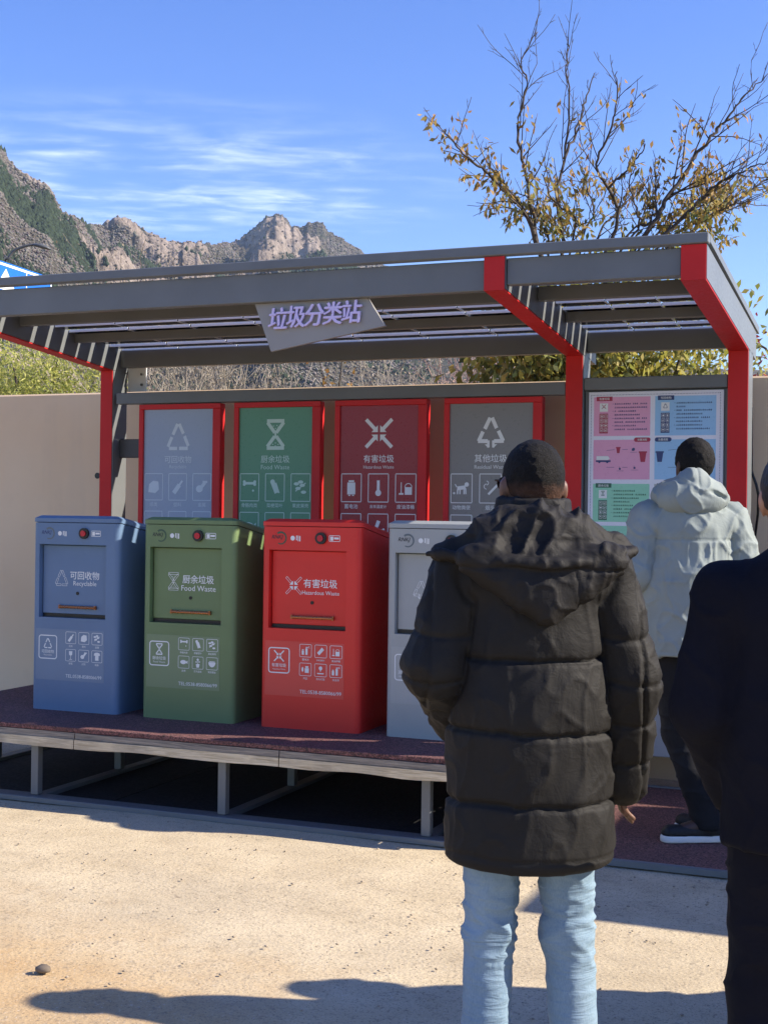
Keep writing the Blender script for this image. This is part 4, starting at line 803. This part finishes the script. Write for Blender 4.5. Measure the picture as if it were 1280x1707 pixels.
# ------------------------------------------------------------------ people: signed-distance bodies turned into one smooth skin each
class Field:
    def __init__(s, lo, hi, h):
        s.ax = [np.arange(a, b+h, h, dtype=np.float32) for a, b in zip(lo, hi)]; s.h = h; s.V = np.full([len(a) for a in s.ax], .2, np.float32)
    def add(s, fn, lo, hi, k=.0, op='u'):
        pad = k+3*s.h; sl = []; 
        for a, l, h in zip(s.ax, lo, hi):
            i0 = max(0, int(np.searchsorted(a, l-pad))); i1 = min(len(a), int(np.searchsorted(a, h+pad))+1)
            if i1 <= i0: return
            sl.append(slice(i0, i1))
        X = s.ax[0][sl[0]][:, None, None]; Y = s.ax[1][sl[1]][None, :, None]; Z = s.ax[2][sl[2]][None, None, :]
        d = fn(X, Y, Z); v = s.V[tuple(sl)]
        if op == 'u': r = smin(v, d, k)
        elif op == 's': r = -smin(-v, d, k)
        elif op == 'i': r = -smin(-v, -d, k)
        s.V[tuple(sl)] = r
    def mesh(s):
        V = s.V; V[0] = V[-1] = .2; V[:, 0] = V[:, -1] = .2; V[:, :, 0] = V[:, :, -1] = .2
        S = V < 0; c = sum(S[i:S.shape[0]-1+i, j:S.shape[1]-1+j, k:S.shape[2]-1+k].astype(np.int8) for i in (0, 1) for j in (0, 1) for k in (0, 1))
        mx = (c > 0) & (c < 8); I, J, K = np.nonzero(mx); idx = np.full(mx.shape, -1, np.int32); idx[I, J, K] = np.arange(len(I))
        pos = np.zeros((len(I), 3)); cnt = np.zeros(len(I))
        for a in range(3):
            for u in (0, 1):
                for w in (0, 1):
                    o = [0, 0, 0]; o[(a+1) % 3] = u; o[(a+2) % 3] = w; e = list(o); e[a] = 1
                    va = V[I+o[0], J+o[1], K+o[2]]; vb = V[I+e[0], J+e[1], K+e[2]]; cr = (va < 0) != (vb < 0)
                    t = np.where(cr, va/np.where(cr, va-vb, 1), 0); p = np.tile(np.array(o, float), (len(I), 1)); p[:, a] = t
                    pos += p*cr[:, None]; cnt += cr
        pos = (pos/cnt[:, None]+np.stack([I, J, K], -1))*s.h+np.array([a[0] for a in s.ax])
        F = []
        for a in range(3):
            b, d = (a+1) % 3, (a+2) % 3; A = np.moveaxis(S, (a, b, d), (0, 1, 2)); T = np.moveaxis(idx, (a, b, d), (0, 1, 2))
            cr = A[:-1, 1:-1, 1:-1] != A[1:, 1:-1, 1:-1]; i, j, k = np.nonzero(cr); j += 1; k += 1
            q = np.stack([T[i, j-1, k-1], T[i, j, k-1], T[i, j, k], T[i, j-1, k]], -1); fl = A[i, j, k]; q[~fl] = q[~fl][:, ::-1]; F.append(q)
        return pos, np.concatenate(F)
def smin(a, b, k):
    if k <= 0: return np.minimum(a, b)
    h = np.maximum(k-np.abs(a-b), 0)/k; return np.minimum(a, b)-h*h*k*.25
def f_cap(a, b, ra, rb, sy=1.):
    a = np.array(a, np.float32); b = np.array(b, np.float32); ab = b-a; l2 = float(ab@ab)+1e-9
    def fn(X, Y, Z):
        px, py, pz = X-a[0], (Y-a[1]), Z-a[2]; t = np.clip((px*ab[0]+py*ab[1]+pz*ab[2])/l2, 0, 1)
        return np.sqrt((px-t*ab[0])**2+((py-t*ab[1])/sy)**2+(pz-t*ab[2])**2)-(ra+(rb-ra)*t)
    m = max(ra, rb); return fn, np.minimum(a, b)-m, np.maximum(a, b)+m
def f_ell(c, r, rz=0.):
    c = np.array(c, np.float32); cs, sn = math.cos(rz), math.sin(rz); R_ = max(r)
    def fn(X, Y, Z):
        x, y, z = X-c[0], Y-c[1], Z-c[2]; x, y = cs*x+sn*y, -sn*x+cs*y
        k0 = np.sqrt((x/r[0])**2+(y/r[1])**2+(z/r[2])**2); k1 = np.sqrt((x/r[0]**2)**2+(y/r[1]**2)**2+(z/r[2]**2)**2)+1e-6; return k0*(k0-1)/k1
    return fn, c-R_, c+R_
def f_tri(A, B, C, th):
    A, B, C = [np.array(q, np.float64) for q in (A, B, C)]; n = np.cross(B-A, C-A); n /= np.linalg.norm(n)
    def fn(X, Y, Z):
        d2 = None; ins = None
        for p, q in ((A, B), (B, C), (C, A)):
            e = q-p; px, py, pz = X-p[0], Y-p[1], Z-p[2]; t = np.clip((px*e[0]+py*e[1]+pz*e[2])/(e@e), 0, 1); dd = (px-t*e[0])**2+(py-t*e[1])**2+(pz-t*e[2])**2
            cr = np.cross(n, e); sd = px*cr[0]+py*cr[1]+pz*cr[2] > 0; d2 = dd if d2 is None else np.minimum(d2, dd); ins = sd if ins is None else ins & sd
        pl = (X-A[0])*n[0]+(Y-A[1])*n[1]+(Z-A[2])*n[2]; return np.sqrt(np.where(ins, pl*pl, d2))-th
    P = np.array([A, B, C]); return fn, P.min(0)-th, P.max(0)+th
def vnormals(V, F):
    n = np.zeros_like(V); a = V[F[:, 0]]; b = V[F[:, 1]]; c = V[F[:, 2]]; d = V[F[:, 3]]; fn = np.cross(c-a, d-b)
    for k in range(4): np.add.at(n, F[:, k], fn)
    return n/(np.linalg.norm(n, axis=1)[:, None]+1e-12)
def relax(V, F, it=2, lam=.5):
    for _ in range(it):
        a = np.zeros_like(V); c = np.zeros(len(V))
        for k in range(4):
            np.add.at(a, F[:, k], V[F[:, (k+1) % 4]]); np.add.at(a, F[:, k], V[F[:, (k+3) % 4]]); np.add.at(c, F[:, k], 2)
        V = V+lam*(a/c[:, None]-V)
    return V
def cloth_obj(name, fld, mat, par, disp=None, it=2):
    V, F = fld.mesh(); V = relax(V, F, it)
    if disp is not None: V = V+vnormals(V, F)*disp(V)[:, None]
    o = link(name, npmesh(name, V, F), mat, par, None, True); return o
def chain(fld, pts, rad, k=.02, sy=1.):
    for i in range(len(pts)-1): fld.add(*f_cap(pts[i], pts[i+1], rad[i], rad[i+1], sy), k=k)
def hand(fld, w, d, side):      # wrist point, direction of the fingers; five fingers, half curled
    w = np.array(w, float); d = np.array(d, float); d /= np.linalg.norm(d); s = np.array([0, 1., 0]); s -= d*(s@d); s /= np.linalg.norm(s); u = np.cross(d, s)*side
    fld.add(*f_cap(w, w+d*.045, .026, .030), k=.015); fld.add(*f_cap(w+d*.04-s*.02, w+d*.085-s*.026, .017, .013), k=.015); fld.add(*f_cap(w+d*.04+s*.02, w+d*.085+s*.026, .017, .013), k=.015)
    for j, (o, l) in enumerate(((-.030, .062), (-.011, .078), (.010, .083), (.030, .074))):
        a = w+d*.082+s*o; b = a+d*l*.5-u*.012; c = b+d*l*.34-u*.026; fld.add(*f_cap(a, b, .0092, .0085), k=.006); fld.add(*f_cap(b, c, .0085, .0075), k=.004)
    a = w+d*.02+s*.026; b = a+d*.032+s*.018-u*.012; c = b+d*.03+s*.004-u*.012; fld.add(*f_cap(a, b, .013, .011), k=.01); fld.add(*f_cap(b, c, .011, .009), k=.005)
def head_parts(fld, hc, yaw, sc=1.):
    cs, sn = math.cos(yaw), math.sin(yaw)
    def T(x, y, z): x, y, z = x*sc, y*sc, z*sc; return (hc[0]+cs*x-sn*y, hc[1]+sn*x+cs*y, hc[2]+z)
    def E(c, r, k): fld.add(*f_ell(T(*c), tuple(q*sc for q in r), yaw), k=k)
    E((0, -.012, .018), (.077, .097, .098), 0); E((0, .035, -.055), (.060, .066, .068), .05); E((0, .06, -.095), (.034, .032, .026), .035)      # skull, jaw, chin
    E((0, .088, .012), (.05, .018, .014), .02); fld.add(*f_cap(T(0, .094, .005), T(0, .113, -.034), .008*sc, .013*sc), k=.012); E((0, .092, -.066), (.022, .012, .008), .008); E((0, .09, -.076), (.019, .011, .007), .006)
    for sd in (-1, 1):
        E((sd*.034, .083, -.004), (.016, .012, .010), .012); E((sd*.080, -.005, -.016), (.008, .021, .034), .006); E((sd*.084, -.014, -.012), (.010, .014, .028), .004)
    return T
def person_body(name, par, mat, hc, yaw, sh, el, wr, hip, kn, an, toe, handdir, neck_r=.054):
    f = Field((-.46, -.34, -.01), (.46, .36, hc[2]+.13), .0065); T = head_parts(f, hc, yaw)
    f.add(*f_cap((0, -.005, hc[2]-.20), (hc[0], hc[1]-.01, hc[2]-.06), neck_r+.006, neck_r), k=.03)
    f.add(*f_cap((-.11, 0, hc[2]-.27), (.11, 0, hc[2]-.27), .072, .072), k=.05); f.add(*f_cap((0, 0, hc[2]-.32), (0, 0, hip[0][2]+.02), .115, .12, .78), k=.06)
    for s in range(2):
        chain(f, [sh[s], el[s], wr[s]], [.05, .042, .03], .02); hand(f, wr[s], handdir[s], -1 if s else 1)
        chain(f, [hip[s], kn[s], an[s]], [.078, .055, .040], .03); chain(f, [an[s], toe[s]], [.038, .030], .02)
    V, F = f.mesh(); V = relax(V, F, 1); o = link(name, npmesh(name, V, F), mat, par, None, True); return T
def hair_cap(par, hc, yaw, mat, thick=.007, sc=1., nape=-.062, curl=.0025):
    f = Field((hc[0]-.14, hc[1]-.15, hc[2]-.12), (hc[0]+.14, hc[1]+.15, hc[2]+.15), .0045)
    cs, sn = math.cos(yaw), math.sin(yaw); c = (hc[0]+sn*.012, hc[1]-cs*.012, hc[2]+.018)
    f.add(*f_ell(c, (.077+thick, .097+thick, .098+thick), yaw))
    def cut(X, Y, Z):
        y = -sn*(X-hc[0])+cs*(Y-hc[1]); x = cs*(X-hc[0])+sn*(Y-hc[1])
        line = nape+np.where(y > -.03, (y+.03)*.75, 0)+.012*np.abs(x)/.08+.006*np.sin(x*90)+np.where(y > .055, .06, 0); return (hc[2]+line)-Z
    f.add(cut, np.array(hc)-.2, np.array(hc)+.2, .004, 'i')
    return cloth_obj('hair', f, mat, par, lambda V: curl*vnoise(V, 75.)+curl*.6*vnoise(V, 150., 3.), 1)
def eyes(par, T):
    for sd in (-1, 1):
        b = bmesh.new(); bmesh.ops.create_uvsphere(b, u_segments=10, v_segments=8, radius=.012); me = bpy.data.meshes.new('eye'); b.to_mesh(me); b.free(); link('eye', me, 'white_sole', par, T(sd*.034, .083, -.004), True)
def shoes(par, an, toe, sole='white_sole'):
    for s in range(2):
        a = np.array(an[s]); t = np.array(toe[s]); d = t-a; d[2] = 0; d /= np.linalg.norm(d); heel = a-d*.05; tip = t+d*.03
        f = Field(np.minimum(heel, tip)-.09, np.maximum(heel, tip)+.16, .006); f.ax[2] = np.arange(-.01, .2, .006, dtype=np.float32); f.V = np.full([len(q) for q in f.ax], .2, np.float32)
        h0 = np.array([heel[0], heel[1], .045]); t0 = np.array([tip[0], tip[1], .04]); f.add(*f_cap(h0, t0, .040, .042)); f.add(*f_cap((a[0], a[1], .06), (a[0], a[1], .11), .046, .048), k=.02)
        f.add(lambda X, Y, Z: .032-Z+0*X+0*Y, h0-.3, h0+.4, 0, 'i'); cloth_obj('shoe', f, 'shoe_black', par, None, 1)
        g = Field(np.minimum(heel, tip)-.09, np.maximum(heel, tip)+.12, .005); g.ax[2] = np.arange(-.02, .06, .005, dtype=np.float32); g.V = np.full([len(q) for q in g.ax], .2, np.float32)
        g.add(*f_cap((heel[0], heel[1], .016), (tip[0], tip[1], .016), .044, .046)); g.add(lambda X, Y, Z: np.maximum(.002-Z, Z-.034)+0*X+0*Y, h0-.3, h0+.4, 0, 'i'); cloth_obj('sole', g, sole, par, None, 0)
def legs(par, name, mat, hip, kn, an, r, zcut, wr, cuff=.045):
    f = Field((-.32, -.32, .02), (.32, .32, zcut+.35), .006)
    for s in range(2): chain(f, [hip[s], kn[s], an[s]], r, .03)
    f.add(*f_cap(np.array(hip[0])+[.02, 0, .03], np.array(hip[1])+[-.02, 0, .03], r[0]*1.08, r[0]*1.08), k=.04)
    f.add(lambda X, Y, Z: np.maximum(cuff-Z, Z-zcut-.28)+0*X+0*Y, (-1, -1, -1), (1, 1, 2), 0, 'i')
    return cloth_obj(name, f, mat, par, wr)

# --- man in the long black padded coat, back to the camera
def black_coat_man():
    p = thing('person', 'person in long black padded hooded coat, light blue jeans and dark glasses, seen from behind', 'person', (-.945, 3.39, 0), math.radians(23))
    hc = (.0, .03, 1.632); yaw = math.radians(12)
    sh = [(-.165, 0, 1.39), (.165, 0, 1.39)]; el = [(-.235, -.02, 1.15), (.245, -.02, 1.12)]; wr = [(-.16, .13, 1.02), (.243, .02, .905)]
    hip = [(-.088, .0, .86), (.088, .0, .86)]; kn = [(-.098, .015, .47), (.108, .012, .47)]; an = [(-.112, -.02, .08), (.128, -.02, .08)]; toe = [(-.13, .13, .04), (.15, .13, .04)]
    T = person_body('body', p, 'skin_brown', hc, yaw, sh, el, wr, hip, kn, an, toe, [(.8, .5, -.2), (-.05, .12, -1)])
    hair_cap(p, hc, yaw, 'hair_fade', .0022, nape=-.060, curl=.0012); eyes(p, T)
    g = MB()          # glasses: two lenses, bridge, temples
    for sd in (-1, 1):
        pts = [T(sd*(.036+.028*math.cos(a)), .105-abs(.03*math.cos(a))*.25, .004+.021*math.sin(a)) for a in np.linspace(0, 2*math.pi, 14, False)]; c0 = Vector(T(0, 0, 0)); n_ = (Vector(T(0, 1, 0))-c0).normalized()*.003
        k = len(pts); g.add(pts+[tuple(Vector(q)+n_) for q in pts], [tuple(range(k)), tuple(range(k, 2*k))[::-1]]+[(i, i+k, (i+1) % k+k, (i+1) % k) for i in range(k)])
        g.tube([T(sd*.064, .098, .012), T(sd*.083, .05, .012), T(sd*.087, .0, .010), T(sd*.086, -.02, -.006)], .0032, 6)
    g.tube([T(-.012, .106, .008), T(.012, .106, .008)], .003, 6); g.build('glasses', 'lens', p, None)
    # coat: body and sleeves
    f = Field((-.42, -.30, .60), (.42, .30, 1.66), .0068)
    tor = [f_cap((0, -.005, .60), (0, 0, 1.05), .215, .205, .74), f_cap((0, 0, 1.05), (0, -.005, 1.34), .205, .185, .76), f_cap((-.15, -.01, 1.385), (.15, -.01, 1.385), .088, .088, 1.05), f_cap((0, -.01, 1.42), (0, .01, 1.52), .125, .105)]
    slv = [[f_cap((-.185, -.005, 1.40), (-.250, -.035, 1.16), .083, .078), f_cap((-.250, -.035, 1.16), (-.185, .13, 1.00), .078, .058)], [f_cap((.185, -.005, 1.40), (.252, -.03, 1.13), .083, .074), f_cap((.252, -.03, 1.13), (.250, .015, .855), .074, .056)]]
    for i, q in enumerate(tor): f.add(*q, k=0 if i == 0 else .05)
    f.add(lambda X, Y, Z: np.maximum(np.sqrt((X/.098)**2+((Y-.015)/.104)**2)*.1-.1-.12*np.maximum(1.58-Z, 0), Z-1.598-.05*Y)+0*X, (-.2, -.2, 1.40), (.2, .2, 1.62), .015)      # standing collar
    f.add(lambda X, Y, Z: np.maximum(np.sqrt((X/.078)**2+((Y-.02)/.084)**2)*.08-.08, 1.55-Z), (-.1, -.1, 1.54), (.1, .12, 1.64), .006, 's')
    for arm in slv:
        for q in arm: f.add(*q, k=.022)
    f.add(lambda X, Y, Z: (.672-.012*np.cos(X*6)-Z)+0*Y, (-1, -1, 0), (1, 1, .8), .02, 'i')
    for end, d in (((-.185, .13, 1.00), (.36, .9, -.5)), ((.250, .015, .845), (0, .1, -1))):
        d = np.array(d)/np.linalg.norm(d); e = np.array(end)+d*.02; f.add(lambda X, Y, Z, e=e, d=d: np.maximum((X-e[0])*d[0]+(Y-e[1])*d[1]+(Z-e[2])*d[2], -.2)*1.0, e-.07, e+.07, .004, 'i') if False else None
    def disp(V):
        X, Y, Z = V.T; ds = np.minimum.reduce([q[0](X, Y, Z) for q in tor]); dl = np.minimum(slv[0][0][0](X, Y, Z), slv[0][1][0](X, Y, Z)); dr = np.minimum(slv[1][0][0](X, Y, Z), slv[1][1][0](X, Y, Z)); da = np.minimum(dl, dr)
        w = np.clip((da-ds)/.03+.5, 0, 1); d = np.zeros(len(V))
        zw = Z+.007*vnoise(V, 9.)+.004*vnoise(V, 25.)
        for z0 in (.825, 1.008, 1.192): d += w*(-.012*np.exp(-((zw-z0)/.006)**2))
        ph = (zw-.825)/.1835; d += w*np.clip((1.33-Z)/.1, 0, 1)*.008*np.abs(np.sin(math.pi*ph))**.38
        d += w*(-.006*np.exp(-((zw-.69)/.004)**2))
        # sleeves: cross seams and one long seam
        t = Z+.25*np.abs(Y)
        for z0 in (.93, 1.04, 1.15, 1.265): d += (1-w)*(-.006*np.exp(-((t+.008*vnoise(V, 14., 3.)-z0)/.005)**2))
        d += (1-w)*.004*np.abs(np.sin(math.pi*(t-.93)/.112))**.7*np.clip((1.38-Z)/.1, 0, 1)
        lx = np.where(X > 0, .275, -.275); d += (1-w)*(-.009*np.exp(-((X-lx+.25*(Z-1.1)*np.sign(X)*.18)/.006)**2))*(Y < .0)
        # armhole
        d += -.012*np.exp(-((da-ds)/.008)**2)*np.clip((Z-.9)/.1, 0, 1)
        # creases: mostly vertical near the seams, diagonal elsewhere
        c1 = 1-np.abs(vnoise(V*np.array([1, 1, .35]), 21., 5.)); c2 = 1-np.abs(vnoise(V@np.array([[.8, .2, .5], [0, 1, 0], [-.5, 0, .5]]), 15., 2.))
        pk = sum(np.exp(-(np.abs(zw-z0)/.022)) for z0 in (.825, 1.008, 1.192))*w
        d += pk*.0035*((1-np.abs(vnoise(V*np.array([1, 1, .25]), 46., 12.)))**3-.4)
        d += (.0045*(c1**6-.2)+.0045*(c2**8-.12)+.001*vnoise(V, 30.))*np.clip((Z-.66)/.08, .15, 1)
        return d
    cloth_obj('coat', f, 'black_nylon', p, disp, 2)
    # hood lying on the back
    h = Field((-.33, -.31, 1.20), (.33, .14, 1.64), .0058)
    h.add(*f_tri((-.17, -.150, 1.440), (.18, -.150, 1.440), (.015, -.172, 1.318), .040)); h.add(*f_tri((-.10, -.12, 1.44), (.11, -.12, 1.44), (.01, -.16, 1.36), .050), k=.03)
    rim = smooth_path([(-.275, -.075, 1.452), (-.20, -.135, 1.448), (-.10, -.185, 1.440), (.0, -.200, 1.432), (.11, -.185, 1.438), (.19, -.135, 1.448), (.255, -.07, 1.462)], 3); chain(h, rim, list(np.interp(np.linspace(0, 1, len(rim)), [0, .12, .5, .88, 1], [.005, .013, .017, .013, .005])), .005)
    h.add(*f_tri((-.25, -.05, 1.45), (-.13, -.11, 1.53), (-.12, -.15, 1.44), .016), k=.02); h.add(*f_tri((.24, -.05, 1.46), (.12, -.10, 1.54), (.12, -.15, 1.44), .016), k=.02)
    h.add(*f_ell((0, -.085, 1.505), (.150, .075, .065)), k=.03); h.add(*f_cap((-.12, -.07, 1.53), (.0, -.105, 1.555), .026, .030), k=.02); h.add(*f_cap((.0, -.105, 1.555), (.12, -.07, 1.53), .030, .024), k=.02)
    for a, b, r in (((-.13, -.15, 1.515), (-.02, -.205, 1.470), .009), ((.015, -.185, 1.545), (-.035, -.215, 1.472), .008), ((.075, -.170, 1.540), (.05, -.208, 1.472), .009), ((.10, -.17, 1.50), (.19, -.13, 1.472), .008)): h.add(*f_cap(a, b, r, r), k=.004, op='s')
    h.add(lambda X, Y, Z: np.sqrt(X**2+(Y-.03)**2)-.094+0*Z, (-.1, -.1, 1.3), (.1, .14, 1.65), .004, 's')
    def hd(V):
        c1 = 1-np.abs(vnoise(V@np.array([[.9, 0, .3], [0, 1, 0], [-.3, 0, .5]]), 24., 7.)); c2 = 1-np.abs(vnoise(V, 17., 9.)); d = .005*(c1**5-.25)+.005*(c2**6-.2)
        up_ = np.clip((V[:, 2]-1.452)/.015, 0, 1)*(V[:, 1] < -.02); fo = vnoise(V@np.array([[1, 0, .25], [0, .6, 0], [-.45, 0, .35]]), 19., 21.); d += up_*.017*((1-np.abs(fo))**3-.35)
        d += -.006*np.exp(-((V[:, 2]-1.418+.006*vnoise(V, 12.)-.10*V[:, 0]**2)/.004)**2)*(V[:, 1] < -.12)
        d += -.005*np.exp(-((V[:, 0]-.085+.2*(V[:, 2]-1.4))/.004)**2)*(V[:, 2] < 1.43)
        return d
    cloth_obj('hood', h, 'hood_nylon', p, hd, 1)
    def jw(V):
        X, Y, Z = V.T; w = 1-np.abs(vnoise(V*np.array([.35, .35, 1]), 34., 1.)); w2 = 1-np.abs(vnoise(V@np.array([[.5, 0, .5], [0, .4, 0], [-.3, 0, 1]]), 20., 6.))
        m = .35+np.exp(-((Z-.50)/.085)**2)*1.3+np.exp(-((Z-.66)/.06)**2)*.7+np.exp(-((Z-.12)/.05)**2)
        return (.0058*(w**3-.45)+.005*(w2**4-.3))*m
    legs(p, 'jeans', 'denim', hip, kn, an, [.090, .066, .061], .80, jw); shoes(p, an, toe)
    return p
black_coat_man()

# --- man in the pale grey-green parka reading the board
def parka_man():
    p = thing('person', 'person in grey-green hooded parka and black trousers facing the information board', 'person', (-1.045, 6.50, .026), math.radians(24))
    hc = (.03, .05, 1.785); yaw = math.radians(14); sh = [(-.17, 0, 1.52), (.17, 0, 1.52)]; el = [(-.25, .0, 1.25), (.25, .0, 1.25)]; wr = [(-.16, .22, 1.15), (.16, .22, 1.15)]
    hip = [(-.09, 0, .92), (.09, 0, .92)]; kn = [(-.03, .03, .50), (.12, .02, .50)]; an = [(.09, -.05, .085), (.16, .06, .085)]; toe = [(-.06, -.06, .045), (.06, .16, .045)]
    T = person_body('body', p, 'skin_dark', hc, yaw, sh, el, wr, hip, kn, an, toe, [(.6, .6, .1), (-.6, .6, .1)])
    hair_cap(p, hc, yaw, 'hair_black', .012, nape=-.07, curl=.002); eyes(p, T)
    f = Field((-.44, -.32, .82), (.44, .40, 1.74), .0075)
    tor = [f_cap((0, 0, .83), (0, 0, 1.2), .235, .225, .76), f_cap((0, 0, 1.2), (0, -.01, 1.45), .225, .20, .78), f_cap((-.165, -.01, 1.50), (.165, -.01, 1.50), .092, .092), f_cap((0, -.01, 1.52), (0, .02, 1.64), .13, .10)]
    slv = [f_cap((-.195, 0, 1.52), (-.262, -.02, 1.26), .088, .082), f_cap((-.262, -.02, 1.26), (-.19, .20, 1.14), .082, .06), f_cap((.195, 0, 1.52), (.262, -.02, 1.26), .088, .082), f_cap((.262, -.02, 1.26), (.19, .20, 1.14), .082, .06)]
    for i, q in enumerate(tor): f.add(*q, k=0 if i == 0 else .05)
    for q in slv: f.add(*q, k=.025)
    f.add(lambda X, Y, Z: .875-Z+0*X+0*Y, (-1, -1, 0), (1, 1, 1), .015, 'i')
    f.add(lambda X, Y, Z: np.maximum(np.sqrt((X/.085)**2+((Y-.03)/.09)**2)*.09-.09, 1.60-Z), (-.1, -.1, 1.58), (.1, .14, 1.8), .006, 's')
    def disp(V):
        X, Y, Z = V.T; ds = np.minimum.reduce([q[0](X, Y, Z) for q in tor]); da = np.minimum.reduce([q[0](X, Y, Z) for q in slv])
        d = -.010*np.exp(-((da-ds)/.007)**2)-.006*np.exp(-((Z-1.425+.02*X**2)/.004)**2)*(Y < 0)*(da > ds)-.005*np.exp(-((Z-.90)/.004)**2)
        g = np.clip((1.42-Z)/.03, 0, 1)*np.exp(-np.clip(1.42-Z, 0, 1)/.14); c = 1-np.abs(vnoise(V*np.array([1, 1, .22]), 30., 2.)); d += g*.014*(c**3-.4)
        c1 = 1-np.abs(vnoise(V@np.array([[.7, 0, .5], [0, 1, 0], [-.5, 0, .7]]), 12., 8.)); c2 = 1-np.abs(vnoise(V@np.array([[.7, 0, -.5], [0, 1, 0], [.5, 0, .5]]), 16., 4.))
        d += .009*(c1**6-.15)+.008*(c2**7-.15)+.001*vnoise(V, 25.); return d
    cloth_obj('parka', f, 'parka', p, disp, 2)
    h = Field((-.24, -.30, 1.48), (.24, .16, 1.80), .006)
    h.add(*f_ell((-.01, -.085, 1.62), (.165, .105, .10))); h.add(*f_cap((-.15, -.02, 1.63), (-.01, -.10, 1.70), .045, .05), k=.04); h.add(*f_cap((-.01, -.10, 1.70), (.14, -.02, 1.62), .05, .04), k=.04)
    for a, b, r in (((-.04, -.17, 1.70), (-.08, -.215, 1.635), .017), ((-.03, -.20, 1.655), (.09, -.19, 1.60), .014), ((-.09, -.19, 1.59), (.10, -.19, 1.575), .010), ((.04, -.19, 1.66), (.13, -.13, 1.62), .012)): h.add(*f_cap(a, b, r, r*.8), k=.006, op='s')
    h.add(lambda X, Y, Z: np.sqrt((X-.02)**2+(Y-.05)**2)-.098+0*Z, (-.12, -.1, 1.4), (.14, .2, 1.85), .006, 's')
    cloth_obj('hood', h, 'parka', p, lambda V: .010*((1-np.abs(vnoise(V@np.array([[.8, 0, .6], [0, 1, 0], [-.4, 0, .9]]), 15., 7.)))**5-.2)-.006*np.exp(-((V[:, 0]+.0)/.0035)**2)*(V[:, 2] > 1.63), 1)
    legs(p, 'trousers', 'black_trouser', hip, kn, an, [.098, .075, .066], .88, lambda V: .006*((1-np.abs(vnoise(V*np.array([.5, .5, 1]), 18., 3.)))**4-.3), .06); shoes(p, an, toe)
    return p
parka_man()

# --- man in the dark navy jacket at the right edge, and companions standing outside the frame
def navy_man():
    p = thing('person', 'person in dark navy jacket and dark trousers beside the black padded coat', 'person', (-.235, 3.235, 0), math.radians(6))
    hc = (-.035, .045, 1.605); yaw = math.radians(4); sh = [(-.175, 0, 1.37), (.175, 0, 1.37)]; el = [(-.245, -.03, 1.11), (.245, -.03, 1.11)]; wr = [(-.19, .12, .92), (.19, .12, .92)]
    hip = [(-.09, 0, .86), (.09, 0, .86)]; kn = [(-.10, .02, .46), (.10, .02, .46)]; an = [(-.11, -.02, .08), (.11, -.02, .08)]; toe = [(-.13, .12, .04), (.13, .12, .04)]
    T = person_body('body', p, 'skin_tan', hc, yaw, sh, el, wr, hip, kn, an, toe, [(.4, .5, -.6), (-.4, .5, -.6)]); hair_cap(p, hc, yaw, 'hair_straight', .011, nape=-.045, curl=.0015); eyes(p, T)
    f = Field((-.42, -.30, .74), (.42, .32, 1.60), .0075)
    tor = [f_cap((0, 0, .74), (0, 0, 1.05), .205, .20, .74), f_cap((0, 0, 1.05), (0, 0, 1.32), .20, .19, .76), f_cap((-.165, -.005, 1.355), (.165, -.005, 1.355), .082, .082), f_cap((0, 0, 1.38), (0, .02, 1.49), .12, .08)]
    slv = [f_cap((-.195, 0, 1.375), (-.245, -.03, 1.11), .080, .072), f_cap((-.245, -.03, 1.11), (-.18, .12, .90), .072, .056), f_cap((.195, 0, 1.375), (.258, -.03, 1.11), .080, .074), f_cap((.258, -.03, 1.11), (.20, .12, .91), .074, .058)]
    for i, q in enumerate(tor): f.add(*q, k=0 if i == 0 else .05)
    for q in slv: f.add(*q, k=.02)
    f.add(lambda X, Y, Z: .80-Z+0*X+0*Y, (-1, -1, 0), (1, 1, .9), .01, 'i')
    f.add(lambda X, Y, Z: np.maximum(np.sqrt((X/.07)**2+((Y-.03)/.075)**2)*.075-.075, 1.47-Z), (-.1, -.1, 1.45), (.1, .14, 1.8), .006, 's')
    cloth_obj('jacket', f, 'navy_wool', p, lambda V: .006*((1-np.abs(vnoise(V@np.array([[.7, 0, .5], [0, 1, 0], [-.5, 0, .7]]), 13., 8.)))**4-.25)+.003*vnoise(V, 20.), 2)
    legs(p, 'trousers', 'navy_wool', hip, kn, an, [.100, .082, .075], .82, lambda V: .006*((1-np.abs(vnoise(V*np.array([.5, .5, 1]), 18., 3.)))**4-.3)); shoes(p, an, toe, 'shoe_black')
    return p
nv = navy_man()
def copy_tree(o, parent=None):
    c = o.copy(); COL.objects.link(c); c.parent = parent
    for ch in list(o.children): copy_tree(ch, c)
    return c
for (x, y, a, lab) in ((.70, 4.66, 30, 'out-of-frame person in dark jacket standing before the low rubber floor near the added cabin'), (.0, 4.24, 20, 'out-of-frame person in dark jacket standing between the navy jacket and the low platform'), (.55, 3.40, 10, 'out-of-frame person in dark jacket standing shoulder to shoulder with the navy jacket')):
    c = copy_tree(nv); c.location = (x, y, 0); c.rotation_euler = (0, 0, math.radians(a)); c['label'] = lab

# ------------------------------------------------------------------ thin autumn haze
hz_ = MB().box(-3100, 3100, -700, 3600, -3, 320).build('haze', None); hz_['kind'] = 'stuff'; hz_['label'] = 'thin pale haze in the air'; hz_['category'] = 'haze'
hm = bpy.data.materials.new('haze'); hm.use_nodes = True; hm.node_tree.nodes.clear(); ho = hm.node_tree.nodes.new('ShaderNodeOutputMaterial'); pv = hm.node_tree.nodes.new('ShaderNodeVolumePrincipled')
pv.inputs['Color'].default_value = (.62, .80, 1, 1); pv.inputs['Density'].default_value = .00014; pv.inputs['Anisotropy'].default_value = .2; hm.node_tree.links.new(pv.outputs[0], ho.inputs['Volume']); hz_.data.materials.append(hm)
